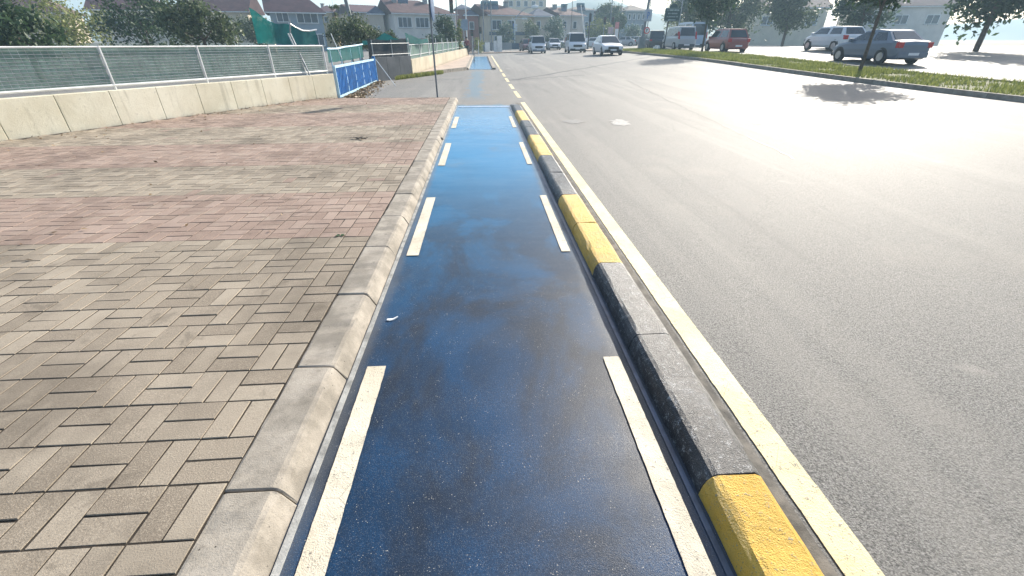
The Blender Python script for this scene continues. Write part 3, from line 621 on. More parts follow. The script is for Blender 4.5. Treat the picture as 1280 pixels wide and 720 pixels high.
tree('street_tree', 'hazy green tree in front of the hip roofed block', px(792, 95), 95, 0, .5, 3.8, 2.0, LEAFB, 2200, .16, .13, seed=14)
tree('median_tree', 'young round crowned tree with a thin trunk on the median before the silver minivan', 16.75, 36.4, 0, 2.6, 6.0, 1.75, LEAFD, 4600, .12, .085, seed=15, clumps=40)
tree('large_tree', 'big hazy tree behind the white van', px(880, 72), 72, 0, 2.0, 10.5, 4.2, LEAFD, 9000, .20, .25, seed=16, clumps=60)
tree('large_tree', 'large tree at the right behind the red car', px(915, 62), 62, 0, 1.2, 9.5, 4.2, LEAF, 9000, .19, .25, seed=17, clumps=60)
tree('large_tree', 'pale feathery tree left of the big tree behind the green board sign', px(852, 95), 95, 0, 1.0, 8.5, 3.0, LEAFY, 4500, .20, .2, seed=18, clumps=46)

# ------------------------------------------------------------------ houses
RPUR = m_roof('purple_brown_tiles', (.065, .030, .038), (.11, .052, .06)); RRED = m_roof('faded_red_tiles', (.075, .036, .038), (.125, .062, .06)); RBLU = m_roof('blue_grey_roof', (.025, .04, .08), (.05, .07, .12)); RBRN = m_roof('brown_roof_tiles', (.11, .085, .07), (.17, .135, .115))
HW = {k: m_concrete('render_'+k, tuple(q*.8 for q in c), c, .6) for k, c in dict(cream=(.60, .53, .41), beige=(.54, .47, .38), pale=(.58, .57, .54), yellow=(.46, .38, .22), pink=(.36, .17, .14), bluish=(.22, .29, .36), grey=(.28, .29, .30), teal=(.07, .11, .17)).items()}
def house(px_l, px_r, Y, depth, eave, ridge, rot, wall_m, roof_m, label, wins=(), roof='gable', over=.45, name='house', endwin=(), base=None, chim=(), x0=None, ln=None, band=None):
    """front wall runs from the photo column px_l (front left corner, depth Y); rot turns it about that corner; windows are (u, z, w, h) on the front, endwin on the left end"""
    x = px(px_l, Y) if x0 is None else x0; L = ln or (px(px_r, Y)-x)/math.cos(rot)*1.0; zb = T(x, Y) if base is None else base
    r = empty(name, (x, Y, zb), label, 'building' if name != 'house' else 'house', rz=rot)
    e = eave-zb; g = ridge-zb; D = depth
    b = MB(); gl_, gr_ = (roof in ('gable', 'gable_hip')), roof == 'gable'
    b.add([(0, 0, -.5), (L, 0, -.5), (L, D, -.5), (0, D, -.5), (0, 0, e), (L, 0, e), (L, D, e), (0, D, e)], [(0, 1, 5, 4), (1, 2, 6, 5), (2, 3, 7, 6), (3, 0, 4, 7), (4, 5, 6, 7)], wall_m)
    if gl_: b.add([(0, 0, e), (0, D, e), (0, D/2, g-.05)], [(0, 2, 1)], wall_m)
    if gr_: b.add([(L, 0, e), (L, D, e), (L, D/2, g-.05)], [(0, 1, 2)], wall_m)
    b.build('wall', wall_m, r)
    o = over; k = (g-e)/(D/2); ez = e-o*k; b = MB()
    hl = 0 if gl_ else min(D/2, L/2-.1); hr = 0 if gr_ else min(D/2, L/2-.1)
    A0, B0, C0, D0 = (-o, -o, ez), (L+o, -o, ez), (L+o, D+o, ez), (-o, D+o, ez); E0, F0 = (-o+(hl+o if hl else 0), D/2, g), (L+o-(hr+o if hr else 0), D/2, g)
    up_ = lambda p: (p[0], p[1], p[2]+.16)
    vs = [A0, B0, C0, D0, E0, F0]+[up_(p) for p in (A0, B0, C0, D0, E0, F0)]
    b.add(vs, [(6, 7, 11, 10), (8, 9, 10, 11), (7, 8, 11), (9, 6, 10), (1, 0, 4, 5), (3, 2, 5, 4), (2, 1, 5), (0, 3, 4), (0, 1, 7, 6), (1, 2, 8, 7), (2, 3, 9, 8), (3, 0, 6, 9)] if True else [], roof_m)
    ro = b.build('roof', roof_m, r)
    for cx, cw, ch in chim: b = MB(); b.box(cx, cx+cw, D*.36, D*.36+.8, g-1.2, g+ch, HW['grey']); b.box(cx-.08, cx+cw+.08, D*.36-.08, D*.36+.88, g+ch, g+ch+.1, RPUR); b.build('chimney', HW['grey'], ro)
    b = MB(); b.box(-o, L+o, -o-.07, -o-.003, ez-.02, ez+.10, PVC); b.build('gutter', PVC, r)
    if band: b = MB(); b.box(.0, L, -.06, -.003, band[0], band[1], HW[band[2]]); b.build('wall_band', HW[band[2]], r)
    def win(u, z, w_, h_, end):
        f = MB(); p = MB(); F = lambda q, x0_, x1_, y0_, y1_, z0_, z1_, m: q.box(x0_, x1_, y0_, y1_, z0_, z1_, m) if not end else q.box(y0_, y1_, x0_, x1_, z0_, z1_, m)
        t = .09
        for a in ((u, u+w_, z, z+t), (u, u+w_, z+h_-t, z+h_), (u, u+t, z+t, z+h_-t), (u+w_-t, u+w_, z+t, z+h_-t)): F(f, a[0], a[1], -.07, -.002, a[2], a[3], PVC)
        nm = max(1, int(w_/.75))
        for i in range(1, nm): F(f, u+w_*i/nm-.035, u+w_*i/nm+.035, -.06, -.002, z+t, z+h_-t, PVC)
        F(f, u-.08, u+w_+.08, -.14, -.002, z-.09, z-.003, HW['grey'])
        fo = f.build('window', PVC, r)
        for i in range(nm): p = MB(); F(p, u+w_*i/nm+.05, u+w_*(i+1)/nm-.05, -.03, -.001, z+t, z+h_-t, PANE); p.build('pane', PANE, fo)
    for q in wins: win(*q, False)
    for q in endwin: win(*q, True)
    return r
W_ = lambda *a: a
h1 = house(368, 404, 74, 9, pz(14.5, 74), pz(-14, 74), R(20), HW['bluish'], RPUR, 'nearest blue grey house with a broad purple brown roof at the left', roof='gable_hip', wins=[(.8, 3.7, 1.6, 1.5), (3.4, 3.6, 2.9, 1.7), (5.0, .7, 1.6, 1.6)], over=.6, x0=px(352, 74), ln=6.9, chim=[(3.0, .6, .6)])
house(405, 424, 96, 8, pz(17, 96), pz(9.5, 96), R(4), HW['yellow'], RPUR, 'small yellow house with a hipped roof between the blue house and the trees', roof='hip', wins=[(.4, 4.4, .6, .8), (1.4, 4.3, .7, .9)], chim=[(.6, .5, .3)])
house(428, 449, 104, 9, pz(15, 104), pz(9, 104), R(3), HW['grey'], RBRN, 'distant grey house with a low brown roof behind the leaning pole', roof='gable', wins=[(.8, 4, .9, 1.1)])
house(452, 463, 90, 10, pz(17, 90), pz(8, 90), R(34), HW['beige'], RPUR, 'beige gable house with a blue roofed annex left of the long roofed house', roof='gable', ln=5.5, endwin=[(3.2, 3.5, .8, 1.2)], wins=[])
house(468, 484, 84, 4, pz(18.5, 84), pz(11, 84), R(6), HW['beige'], RBLU, 'small beige annex with a dark blue roof and two little windows', roof='hip', wins=[(.45, 3.0, .35, .5), (1.15, 3.0, .35, .5), (.95, 1.6, .6, .9)], over=.35)
h4 = house(497, 572, 82, 9.5, pz(17.5, 82), pz(2, 82), R(26), HW['pale'], RRED, 'long pale house with a faded red roof whose gable end faces left', roof='gable_hip', ln=10.6, wins=[(.6, 3.2, 2.3, 1.5), (3.5, 3.2, 2.3, 1.5), (7.6, 3.1, 1.5, 1.6), (.3, .3, .9, 1.2)], endwin=[], chim=[(1.2, .6, .8), (6.5, .6, .5)], band=(.0, 1.7, 'pink'))
house(574, 588, 94, 7, pz(13, 94), pz(8, 94), R(6), HW['pink'], RBLU, 'pink rendered house part under a dark roof beside the cream gable', roof='hip', wins=[(.9, 3.0, .9, 1.3)])
house(584, 599, 91, 6, pz(20, 91), pz(14, 91), R(4), HW['pink'], RBLU, 'narrow salmon bay with a blue grey roof in front of the cream gable', roof='hip', wins=[(.5, 3.1, .9, 1.2)], over=.5)
h7 = house(612, 660, 88, 9.5, pz(19.5, 88), pz(7, 88), R(25), HW['cream'], RRED, 'cream gable house with a red roof and a white framed triple window', roof='gable_hip', ln=8.6, wins=[(.5, 3.0, 1.9, 1.5), (3.6, 3.0, 1.6, 1.5), (.9, .2, 2.2, 1.9)], chim=[(1.0, .6, .6), (5.0, .6, .5)], band=(2.2, 2.7, 'teal'))
house(633, 682, 150, 14, pz(-22, 150), pz(-27, 150), R(0), HW['cream'], RBRN, 'tall cream apartment block rising behind the red roofs', roof='hip', name='apartment_block', wins=[W_(.8+i*2.2, 6.6+j*3, 1.2, 1.4) for i in range(5) for j in range(4)])
house(667, 690, 93, 8, pz(21, 93), pz(12, 93), R(8), HW['beige'], RBLU, 'beige house with a blue edged roof behind the white hatchback', roof='hip', wins=[(.5, 3.0, .8, 1.3)], over=.5)
house(700, 728, 98, 9, pz(20, 98), pz(10.5, 98), R(24), HW['pale'], RRED, 'pale house with a red brown roof behind the silver van', roof='gable_hip', ln=5.6, wins=[(.6, 3.0, .9, 1.3), (3.0, 3.0, .9, 1.3)], chim=[(.6, .6, .5), (3.0, .6, .6)])
house(716, 742, 112, 9, pz(14, 112), pz(9.5, 112), R(10), HW['bluish'], RBRN, 'bluish house just behind the white slanted pole', roof='hip', wins=[(.8, 3.2, .9, 1.3), (2.8, 3.2, .9, 1.3)])
house(748, 776, 120, 10, pz(20, 120), pz(13, 120), R(10), HW['beige'], RBRN, 'low brown roofed house seen over the green trees', roof='hip', wins=[(1.2, 3.5, 1, 1.2)])
house(768, 788, 118, 9, pz(16, 118), pz(8, 118), R(22), HW['bluish'], RPUR, 'hazy gable house left of the hip roofed block', roof='gable', ln=4.0, wins=[(.8, 3.5, .9, 1.2)])
house(783, 808, 110, 9, pz(14.5, 110), pz(7.5, 110), R(3), HW['bluish'], RBRN, 'three storey bluish block with a hipped roof left of the sign pole', name='apartment_block', roof='hip', wins=[W_(.35+i*1.05, .7+j*2.0, .6, 1.1) for i in range(4) for j in range(3)], over=.5)
# beyond the left and right edges the street carries on
house(250, 330, 78, 9, pz(15, 78), pz(-8, 78), R(10), HW['cream'], RRED, 'cream house with a red roof further left along the gardens', roof='gable', ln=9, wins=[(.8, 3.2, 2.0, 1.4), (4.4, 3.2, 2.0, 1.4)], chim=[(2, .6, .6)])
house(150, 230, 72, 9, pz(14, 72), pz(-8, 72), R(18), HW['pale'], RPUR, 'pale house with a purple brown roof at the left end of the row', roof='gable_hip', ln=9, wins=[(.8, 3.0, 1.8, 1.4), (4.4, 3.0, 2.0, 1.4)], chim=[(2, .6, .6)])
house(20, 120, 76, 9, pz(16, 76), pz(-6, 76), R(24), HW['beige'], RRED, 'beige house with a faded red roof near the far left', roof='gable_hip', ln=10, wins=[(.8, 3.0, 1.8, 1.4), (5, 3.0, 2.0, 1.4)])
house(950, 1040, 90, 10, pz(10, 90), pz(-8, 90), R(-10), HW['cream'], RRED, 'cream house with a red roof beyond the far carriageway', roof='gable', ln=12, wins=[(1, 3.2, 2.0, 1.4), (5, 3.2, 2.0, 1.4), (8.6, 3.2, 2, 1.4)])
house(1090, 1200, 84, 10, pz(8, 84), pz(-12, 84), R(-16), HW['pale'], RPUR, 'pale house with a purple brown roof at the far right', roof='gable', ln=13, wins=[(1, 3.2, 2.0, 1.4), (5, 3.2, 2.0, 1.4), (9.6, 3.2, 2, 1.4)])
# water tanks and solar collectors on the roofs
TEAL = mat('tank_teal', (.05, .14, .18), .4)
def tank(x_, y_, Y, label, wd=1.5):
    r = empty('roof_tank', (px(x_, Y), Y, pz(y_, Y)), label, 'water tank')
    b = MB(); b.lathe([(.05, -wd/2), (.33, -wd/2+.05), (.35, 0), (.33, wd/2-.05), (.05, wd/2)], 12, at=(0, 0, .55), axis='X', m=TEAL); b.build('tank', TEAL, r, smooth=True)
    b = MB()
    for s in (-1, 1): b.box(s*wd/3-.04, s*wd/3+.04, -.35, -.27, -.5, .4, GALV); b.box(s*wd/3-.04, s*wd/3+.04, .27, .35, -.5, .4, GALV)
    b.build('stand', GALV, r)
    b = MB(); b.hexa([(-wd/2, -1.3, -.45), (wd/2, -1.3, -.45), (wd/2, -.2, .35), (-wd/2, -.2, .35), (-wd/2, -1.3, -.38), (wd/2, -1.3, -.38), (wd/2, -.2, .42), (-wd/2, -.2, .42)], PANE); b.build('collector', PANE, r)
tank(511, 4.5, 83, 'dark tank and solar collector on the long red roof left of the signpost', 1.6); tank(617, 11, 90, 'large teal tank and collector on the cream gable house roof', 1.9); tank(606, 11, 91, 'smaller teal roof tank left of the large one', 1.1); tank(724, 12, 100, 'teal roof tank on the pale house behind the slanted pole', 1.6); tank(703, 13, 100, 'small roof tank left on the pale house with the brown roof', 1.0)

# ------------------------------------------------------------------ hedges and low walls on the far side
def hedge(x0, x1, Y, h, d, m, label, n=2600, leaf=.12):
    b = MB(); r = empty('hedge', (x0, Y, T(x0, Y)), label, 'hedge')
    for i in range(n):
        p = Vector((random.uniform(0, x1-x0), random.uniform(0, d), h*random.random()**.7)); p.z *= .8+.25*math.sin(p.x*1.7)+.1*math.sin(p.x*5); s = leaf*random.uniform(.5, 1.3)
        u = Vector((random.gauss(0, 1), random.gauss(0, 1), random.gauss(0, 1))).normalized(); v = u.orthogonal().normalized(); b.add([p-u*s, p-v*s*.5, p+u*s, p+v*s*.5], [(0, 1, 2, 3)], m, random.random()+.01)
    b.build('foliage', m, r)
hedge(px(655, 78)+.5, px(780, 78), 79, 1.5, 1.2, LEAFB, 'long clipped hedge on the far side of the junction behind the cars')
hedge(px(560, 64), px(592, 64), 66.5, 1.3, 1, mat('reddish_shrub', (.13, .06, .05), .8, .4), 'reddish low shrubs by the far signals', 900, .1)
def lowwall(a, b_, Y, h, m, label): wall_seg('low_wall', (px(a, Y), Y), (px(b_, Y), Y), h, .25, m, label, n=4)
lowwall(598, 640, 82, 1.1, HW['grey'], 'low grey garden wall in front of the cream gable house')
lowwall(640, 760, 84, 1.0, HW['teal'], 'low bluish garden wall behind the queue of cars')
lowwall(-10, 350, 66, 1.2, WALL, 'long pale wall of the gardens at the far left')
def cabinet(x_, y0_, y1_, w_, Y, label):
    z0 = T(px(x_, Y), Y); r = empty('utility_cabinet', (px(x_, Y), Y, z0), label, 'cabinet'); h = pz(y0_, Y)-z0; ww = w_*Y/624/2
    b = MB(); b.box(-ww, ww, -.3, .3, 0, h, WHT); b.build('body', WHT, r, bevel=.02); b = MB(); b.box(-ww-.04, ww+.04, -.35, .35, h+.002, h+.08, GALV); b.build('cap', GALV, r)
    for s in (-1, 1): b = MB(); b.box(min(0, s*ww*.93)+.01*(s > 0), max(0, s*ww*.93)-.01*(s < 0), -.33, -.303, .12, h-.08, WHT); b.build('door', WHT, r)
cabinet(624.5, 45, 58, 6, 70, 'tall white utility cabinet in front of the dark doorway'); cabinet(619, 51, 58, 4, 70, 'short white utility cabinet left of the tall one'); cabinet(609, 53, 59, 6, 72, 'low pale utility box beside the dark pole')

# ------------------------------------------------------------------ poles, signs, signals
def pole(name, x_, ytop, Y, r, label, cat='pole', m=GALV, lean=0, group=None, y2=None, xtop=None, base=True):
    X = px(x_, Y); z0 = T(X, Y); z1 = pz(ytop, Y); e_ = empty(name, (X, Y, z0), label, cat, group); b = MB(); b.tube((0, 0, -.05), (lean, 0, z1-z0), r, r*.75, 10, m); b.build('shaft', m, e_, smooth=True)
    if base: b = MB(); b.lathe([(r*2.0, 0), (r*2.0, .03), (r*1.3, .05), (r*1.1, .25)], 10, m=m); b.build('base_plate', m, e_)
    return e_, z1-z0
# the near sign: pole at the end of the brick pavement, round sign seen edge-on
sp = empty('road_sign', (-1.37, 14.62, T(-1.37, 14.6)), 'thin grey signpost with a blue round sign seen edge on, behind the bricks', 'sign')
b = MB(); b.tube((0, 0, -.1), (-.03, 0, 3.1), .026, n=10, m=GALVD); b.build('shaft', GALVD, sp, smooth=True)
sdk = lambda r0, t: [(r0*.96, -t), (r0, -t*.4), (r0, t*.4), (r0*.96, t)]
ang = R(-3)
disc = MB(); disc.lathe(sdk(.33, .012), 32, axis='X', m=mat('sign_back_blue', (.025, .085, .19), .7)); dd = disc.build('sign_disc', mat('sign_back_blue', (.025, .085, .19), .7), sp, smooth=True, loc=(.05, 0, 2.40)); dd.rotation_euler = (0, 0, ang)
for z in (-.12, .12): b = MB(); b.box(-.05, .012, -.035, .035, z-.015, z+.015, GALV); b.build('bracket', GALV, dd)
# leaning thick pole left, tall thin poles
e_, h_ = pole('street_lamp_pole', 452, -20, 40, .17, 'thick grey pole leaning left above the olive trees', m=GALVD, lean=-.75)
def signal(x_, ytop, ybot, Y, label, poletop=None, m=BLK, w_=.34, face=-1):
    X = px(x_, Y); z0 = T(X, Y); zt = pz(ytop, Y); zb = pz(ybot, Y); e_ = empty('traffic_signal', (X, Y, z0), label, 'traffic light')
    b = MB(); b.tube((0, .12, -.05), (0, .12, (pz(poletop, Y) if poletop is not None else zt)-z0), .06, .05, 8, GALV); b.build('shaft', GALV, e_)
    H_ = zt-zb; hd = MB(); hd.box(-w_/2, w_/2, -.10, .06, zb-z0, zt-z0, m); ho = hd.build('signal_head', m, e_, bevel=.02)
    for i, c in enumerate(('red_lens', 'amber_lens', 'green_lens')):
        lm = mat('signal_'+c, {'red_lens': (.10, .01, .012), 'amber_lens': (.10, .06, .015), 'green_lens': (.015, .07, .05)}[c], .25); z = zt-z0-H_*(i+.5)/3
        b = MB(); b.lathe([(H_*.13, -.125), (H_*.13, -.102)], 14, at=(0, 0, z), axis='Y', m=lm)
        b.build('lens', lm, ho); b = MB(); b.tube((0, -.10, z+H_*.1), (0, -.30, z+H_*.09), H_*.13, H_*.13, 8, m, False); b.build('visor', m, ho)
    return e_
signal(567, 1, 18, 56, 'tall black three lens traffic signal against the sky left of centre', w_=.42); signal(590.5, 37, 45, 60, 'smaller signal head beside the blue grey sign board'); signal(601, 34, 42, 66, 'far signal on a slim post behind the blue path end')
for x_, yt, Y, r_, lb, m in ((573, -14, 62, .07, 'tall thin dark pole just right of the black signal', GALVD), (584, -16, 58, .08, 'tall pale pole beside the pink house', WHT), (605, -18, 72, .09, 'tall dark pole against the cream gable', GALVD), (614.5, -14, 76, .09, 'tall grey pole right of the cream gable', GALVD), (714, -8, 96, .07, 'thin reddish distant pole above the pale house roof', RBRN), (763, -14, 90, .10, 'dark slim pole left of the pine', GALVD), (773, -12, 92, .09, 'leaning slim pole above the pine tree', GALVD), (592, 46, 40, .035, 'short dark post beside the far blue path', GALVD), (598, 50, 60, .05, 'short white post near the round bush', WHT), (811, -10, 62, .06, 'thin pole directly left of the wide signpost', GALVD)):
    pole('pole', x_, yt, Y, r_, lb, m=m, lean=(.5 if x_ == 773 else .0))
# blue-grey sign board on two posts
def board(x0_, x1_, y0_, y1_, Y, m, label, posts=1, back=False, ybase=None, rot=0, name='sign_board', th=.04):
    X0, X1 = px(x0_, Y), px(x1_, Y); Xc = (X0+X1)/2; z0 = T(Xc, Y); e_ = empty(name, (Xc, Y, z0), label, 'sign', rz=rot); w2 = (X1-X0)/2
    b = MB(); b.box(-w2, w2, -th, 0, pz(y1_, Y)-z0, pz(y0_, Y)-z0, m); bo = b.build('board', m, e_, bevel=.012)
    for i in range(posts): xx = 0 if posts == 1 else (-w2*.6 if i == 0 else w2*.6); b = MB(); b.tube((xx, .05, -.05), (xx, .05, pz(y0_, Y)-z0), .045, n=8, m=GALV); b.build('post', GALV, e_)
    return e_, bo, w2, pz(y0_, Y)-z0, pz(y1_, Y)-z0
board(575, 586, 25, 38, 57, mat('sign_back', (.22, .28, .36), .45), 'blue grey square sign board on a post by the pink house', 1)
e2, bo, w2, zt, zb = board(635, 642.5, 30, 50, 90, SIGNB, 'tall blue information board beside the silver lamp mast', 2)
for k in range(3): b = MB(); b.box(-w2*.6, w2*.6, -.052, -.041, zb+(zt-zb)*(.25+k*.2), zb+(zt-zb)*(.30+k*.2), SIGNW); b.build('text_line', SIGNW, bo)
# silver signal mast with curved arm
Y = 88; X = px(643.5, Y); z0 = T(X, Y); e_ = empty('signal_mast', (X, Y, z0), 'silver mast with a forked top and long curved lamp arm behind the small van', 'lamp post')
b = MB(); b.tube((0, 0, 0), (0, 0, pz(26, Y)-z0), .13, .10, 10, WHT); b.build('shaft', WHT, e_, smooth=True); b = MB(); b.lathe([(.5, 0), (.5, .15), (.2, .3)], 10, m=HW['grey']); b.build('base_plate', HW['grey'], e_)
pts = [(0, 0, pz(27, Y)-z0), (px(646, Y)-X, 0, pz(22, Y)-z0), (px(652, Y)-X, 0, pz(15.5, Y)-z0), (px(658, Y)-X, 0, pz(12, Y)-z0), (px(664, Y)-X, 0, pz(11, Y)-z0)]
b = MB(); b.path(pts, .07, 8, GALV); b.build('arm', GALV, e_, smooth=True); b = MB(); b.tube((0, 0, pz(28, Y)-z0), (px(640, Y)-X, 0, pz(23, Y)-z0), .07, n=6, m=WHT); b.build('fork', WHT, e_)
b = MB(); b.lathe([(.1, -.6), (.30, -.3), (.34, .1), (.2, .6)], 12, at=(px(668, Y)-X, 0, pz(11, Y)-z0), axis='X', m=WHT); b.build('lamp_head', WHT, e_, smooth=True)
b = MB(); b.box(px(652.5, Y)-X, px(659, Y)-X, -.08, .08, pz(25, Y)-z0, pz(23, Y)-z0, WHT); b.tube((0, 0, pz(24, Y)-z0), (px(653, Y)-X, 0, pz(24, Y)-z0), .04, n=6, m=WHT); b.build('side_lamp', WHT, e_)
for k in range(3): b = MB(); b.box(.06, .45, -.12, .12, pz(38-k*3.2, Y)-z0-.14, pz(38-k*3.2, Y)-z0+.14, WHT); b.build('signal_box', WHT, e_)
# slanted white pole, dark pole, street lamps
Y = 74; X = px(735.5, Y); z0 = T(X, Y); e_ = empty('barrier_pole', (X, Y, z0), 'slanted white pole crossing in front of the hazy houses', 'pole'); b = MB(); b.tube((0, 0, 0), (px(727, Y)-X-.3, 0, pz(8, Y)-z0), .09, .06, 8, WHT); b.build('shaft', WHT, e_); b = MB(); b.lathe([(.28, 0), (.28, .1), (.14, .2)], 10, m=GALV); b.build('base_plate', GALV, e_)
e_, h_ = pole('signal_pole', 737, 17, 66, .10, 'dark signal pole standing on the island right of the silver van', m=DGREY)
b = MB(); b.box(-.16, .16, -.2, -.10, h_-1.0, h_-.1, BLK); b.build('signal_head', BLK, e_, bevel=.02); b = MB(); b.tube((-.7, 0, h_-1.3), (.8, 0, h_-1.3), .03, n=6, m=GALV); b.build('cross_arm', GALV, e_)
tag(sheet('traffic_island', px(722, 62)+1.4, px(764, 62), 61.5, 68, PAVE2, None, .12, 3, 6, thick=.2), 'small paved island under the dark signal pole', kind='structure')
Y = 80; X = px(772, Y); b = MB(); z0 = T(X, Y); e_ = empty('banner_pillar', (X, Y, z0), 'pink and white upright pillar beside the pine', 'pillar'); b = MB(); b.box(-.28, .28, -.15, .15, 0, pz(28, Y)-z0, mat('pink_red', (.62, .22, .22), .5)); b.build('body', None, e_, bevel=.02); b = MB(); b.box(-.28, .28, -.16, -.152, .9, pz(36, Y)-z0, SIGNW); b.build('panel', SIGNW, e_)
board(761, 768, 34, 42, 78, mat('pinkish_board', (.50, .36, .40), .5), 'small pinkish board on a post left of the pink pillar', 1)
for x_, Y in ((756, 76), (766, 76)): signal(x_, 22, 31, Y, 'dark signal head %s the pinkish board' % ('to the left of' if x_ == 756 else 'directly above'), w_=.4)
b = MB()
# wide signpost on the median: grey column, white board with a symbol, red ring sign, lower cabinet
Y = 50; X = px(806, Y); z0 = T(X, Y)+.1; e_ = empty('sign_post', (X, Y, z0), 'thick grey post carrying a white symbol board and a round red rimmed sign', 'sign')
b = MB(); b.tube((0, 0, -.1), (.30, 0, 6.0), .15, .12, 12, GALVD); b.build('shaft', GALVD, e_, smooth=True)
b = MB(); b.box(-.15, .62, -.26, -.21, pz(27, Y)-z0, pz(13, Y)-z0, mat('pale_sign_board', (.42, .46, .52), .4)); bo = b.build('board', None, e_, bevel=.015)
# a P drawn on the board
zc = (pz(27, Y)+pz(13, Y))/2-z0; b = MB(); b.box(.14, .21, -.275, -.262, zc-.3, zc+.3, SIGNB)
for k in range(8):
    a0, a1 = -math.pi/2+math.pi*k/8, -math.pi/2+math.pi*(k+1)/8; q = lambda a, r_: (.21+r_*math.cos(a), zc+.13+r_*math.sin(a))
    (ax, az), (bx_, bz), (cx_, cz_), (dx, dz_) = q(a0, .11), q(a0, .17), q(a1, .17), q(a1, .11)
    b.hexa([(ax, -.275, az), (bx_, -.275, bz), (bx_, -.262, bz), (ax, -.262, az), (dx, -.275, dz_), (cx_, -.275, cz_), (cx_, -.262, cz_), (dx, -.262, dz_)], SIGNB)
b.build('symbol', SIGNB, bo)
zc = pz(38, Y)-z0
b = MB(); b.lathe([(.30, -.235), (.30, -.205)], 24, at=(.32, 0, zc), axis='Y', m=SIGNR); so_ = b.build('sign_disc', SIGNR, e_); b = MB(); b.lathe([(.21, -.245), (.21, -.236)], 24, at=(.32, 0, zc), axis='Y', m=SIGNW); b.build('sign_face', SIGNW, so_)
b = MB(); b.box(.25, .32, -.255, -.246, zc-.13, zc+.1, BLK); b.box(.32, .40, -.255, -.246, zc+.03, zc+.1, BLK); b.build('symbol', BLK, so_)
b = MB(); b.box(-.28, .30, -.25, .2, 0, 1.15, mat('post_box_grey', (.20, .22, .24), .6)); b.build('control_box', None, e_, bevel=.02)
# green information board with rounded top and a curved lamp behind
Y = 45; X = px(835.5, Y); z0 = T(X, Y)+.1; e_ = empty('information_board', (X, Y, z0), 'dark green board with a rounded crest on a dark pole on the median', 'sign')
b = MB(); b.tube((0, 0, -.1), (.1, 0, pz(27, Y)-z0), .06, .06, 10, DGREY); b.build('shaft', DGREY, e_)
x0_, x1_ = px(830.5, Y)-X, px(850, Y)-X; zt, zb = pz(11.5, Y)-z0, pz(27, Y)-z0; cx_ = (x0_+x1_)/2
out = [(x0_, zb), (x1_, zb), (x1_, zt)]+[(cx_+.38*math.cos(R(a)), zt+.36*math.sin(R(a))) for a in range(0, 181, 20)]+[(x0_, zt)]; n = len(out)
b = MB(); b.add([(x, -.12, z) for x, z in out]+[(x, -.06, z) for x, z in out], [tuple(range(n)), tuple(range(2*n-1, n-1, -1))]+[(i, i+n, (i+1) % n+n, (i+1) % n) for i in range(n)], SIGNG); bo = b.build('board', SIGNG, e_)
LT = mat('board_lettering', (.30, .38, .38), .5)
rr = random.Random(4)
for k, (f0, f1) in enumerate(((.12, .88), (.2, .8), (.15, .85), (.25, .75))):      # rows of small illegible letters
    z = zt-.22-.24*k; x = x0_+(x1_-x0_)*f0; b = MB()
    while x < x0_+(x1_-x0_)*f1: wl = rr.uniform(.03, .07); b.box(x, x+wl, -.128, -.121, z, z+(.10 if k else .13), LT); x += wl+.022+(.05 if rr.random() < .18 else 0)
    b.build('text_line', LT, bo)
for k in (0, 1): b = MB(); b.box(x0_+.03, x1_-.03, -.128, -.121, (zt-.02, zb+.04)[k], (zt, zb+.06)[k], LT); b.build('border_line', LT, bo)
Y = 66; X = px(851, Y); z0 = T(X, Y); e_ = empty('street_lamp', (X, Y, z0), 'street lamp with a curved arm reaching over the green board', 'street lamp'); zt = pz(3, Y)-z0
b = MB(); b.tube((0, 0, 0), (0, 0, zt), .10, .07, 10, GALV); b.build('shaft', GALV, e_, smooth=True); b = MB(); b.path([(0, 0, zt-.3), (-.4, 0, zt+.02), (-.9, 0, zt+.1), (-1.4, 0, zt-.12), (-1.7, 0, zt-.6)], .045, 8, GALV); b.build('arm', GALV, e_, smooth=True)
b = MB(); b.box(-.18, .22, -.12, .12, zt, zt+.3, GALVD); b.build('lamp_head', GALVD, e_, bevel=.03)
for x_ in (824.5, 829): 
    X = px(x_, 47); e_ = empty('marker_block', (X, 47, T(X, 47)+.1), 'white painted block at the foot of the green board, %s one' % ('left' if x_ < 826 else 'right'), 'block'); b = MB(); b.hexa([(-.17, -.15, 0), (.17, -.15, 0), (.17, .15, 0), (-.17, .15, 0), (-.12, -.1, .26), (.12, -.1, .26), (.12, .1, .26), (-.12, .1, .26)], WHT); b.build('block', WHT, e_, bevel=.02)
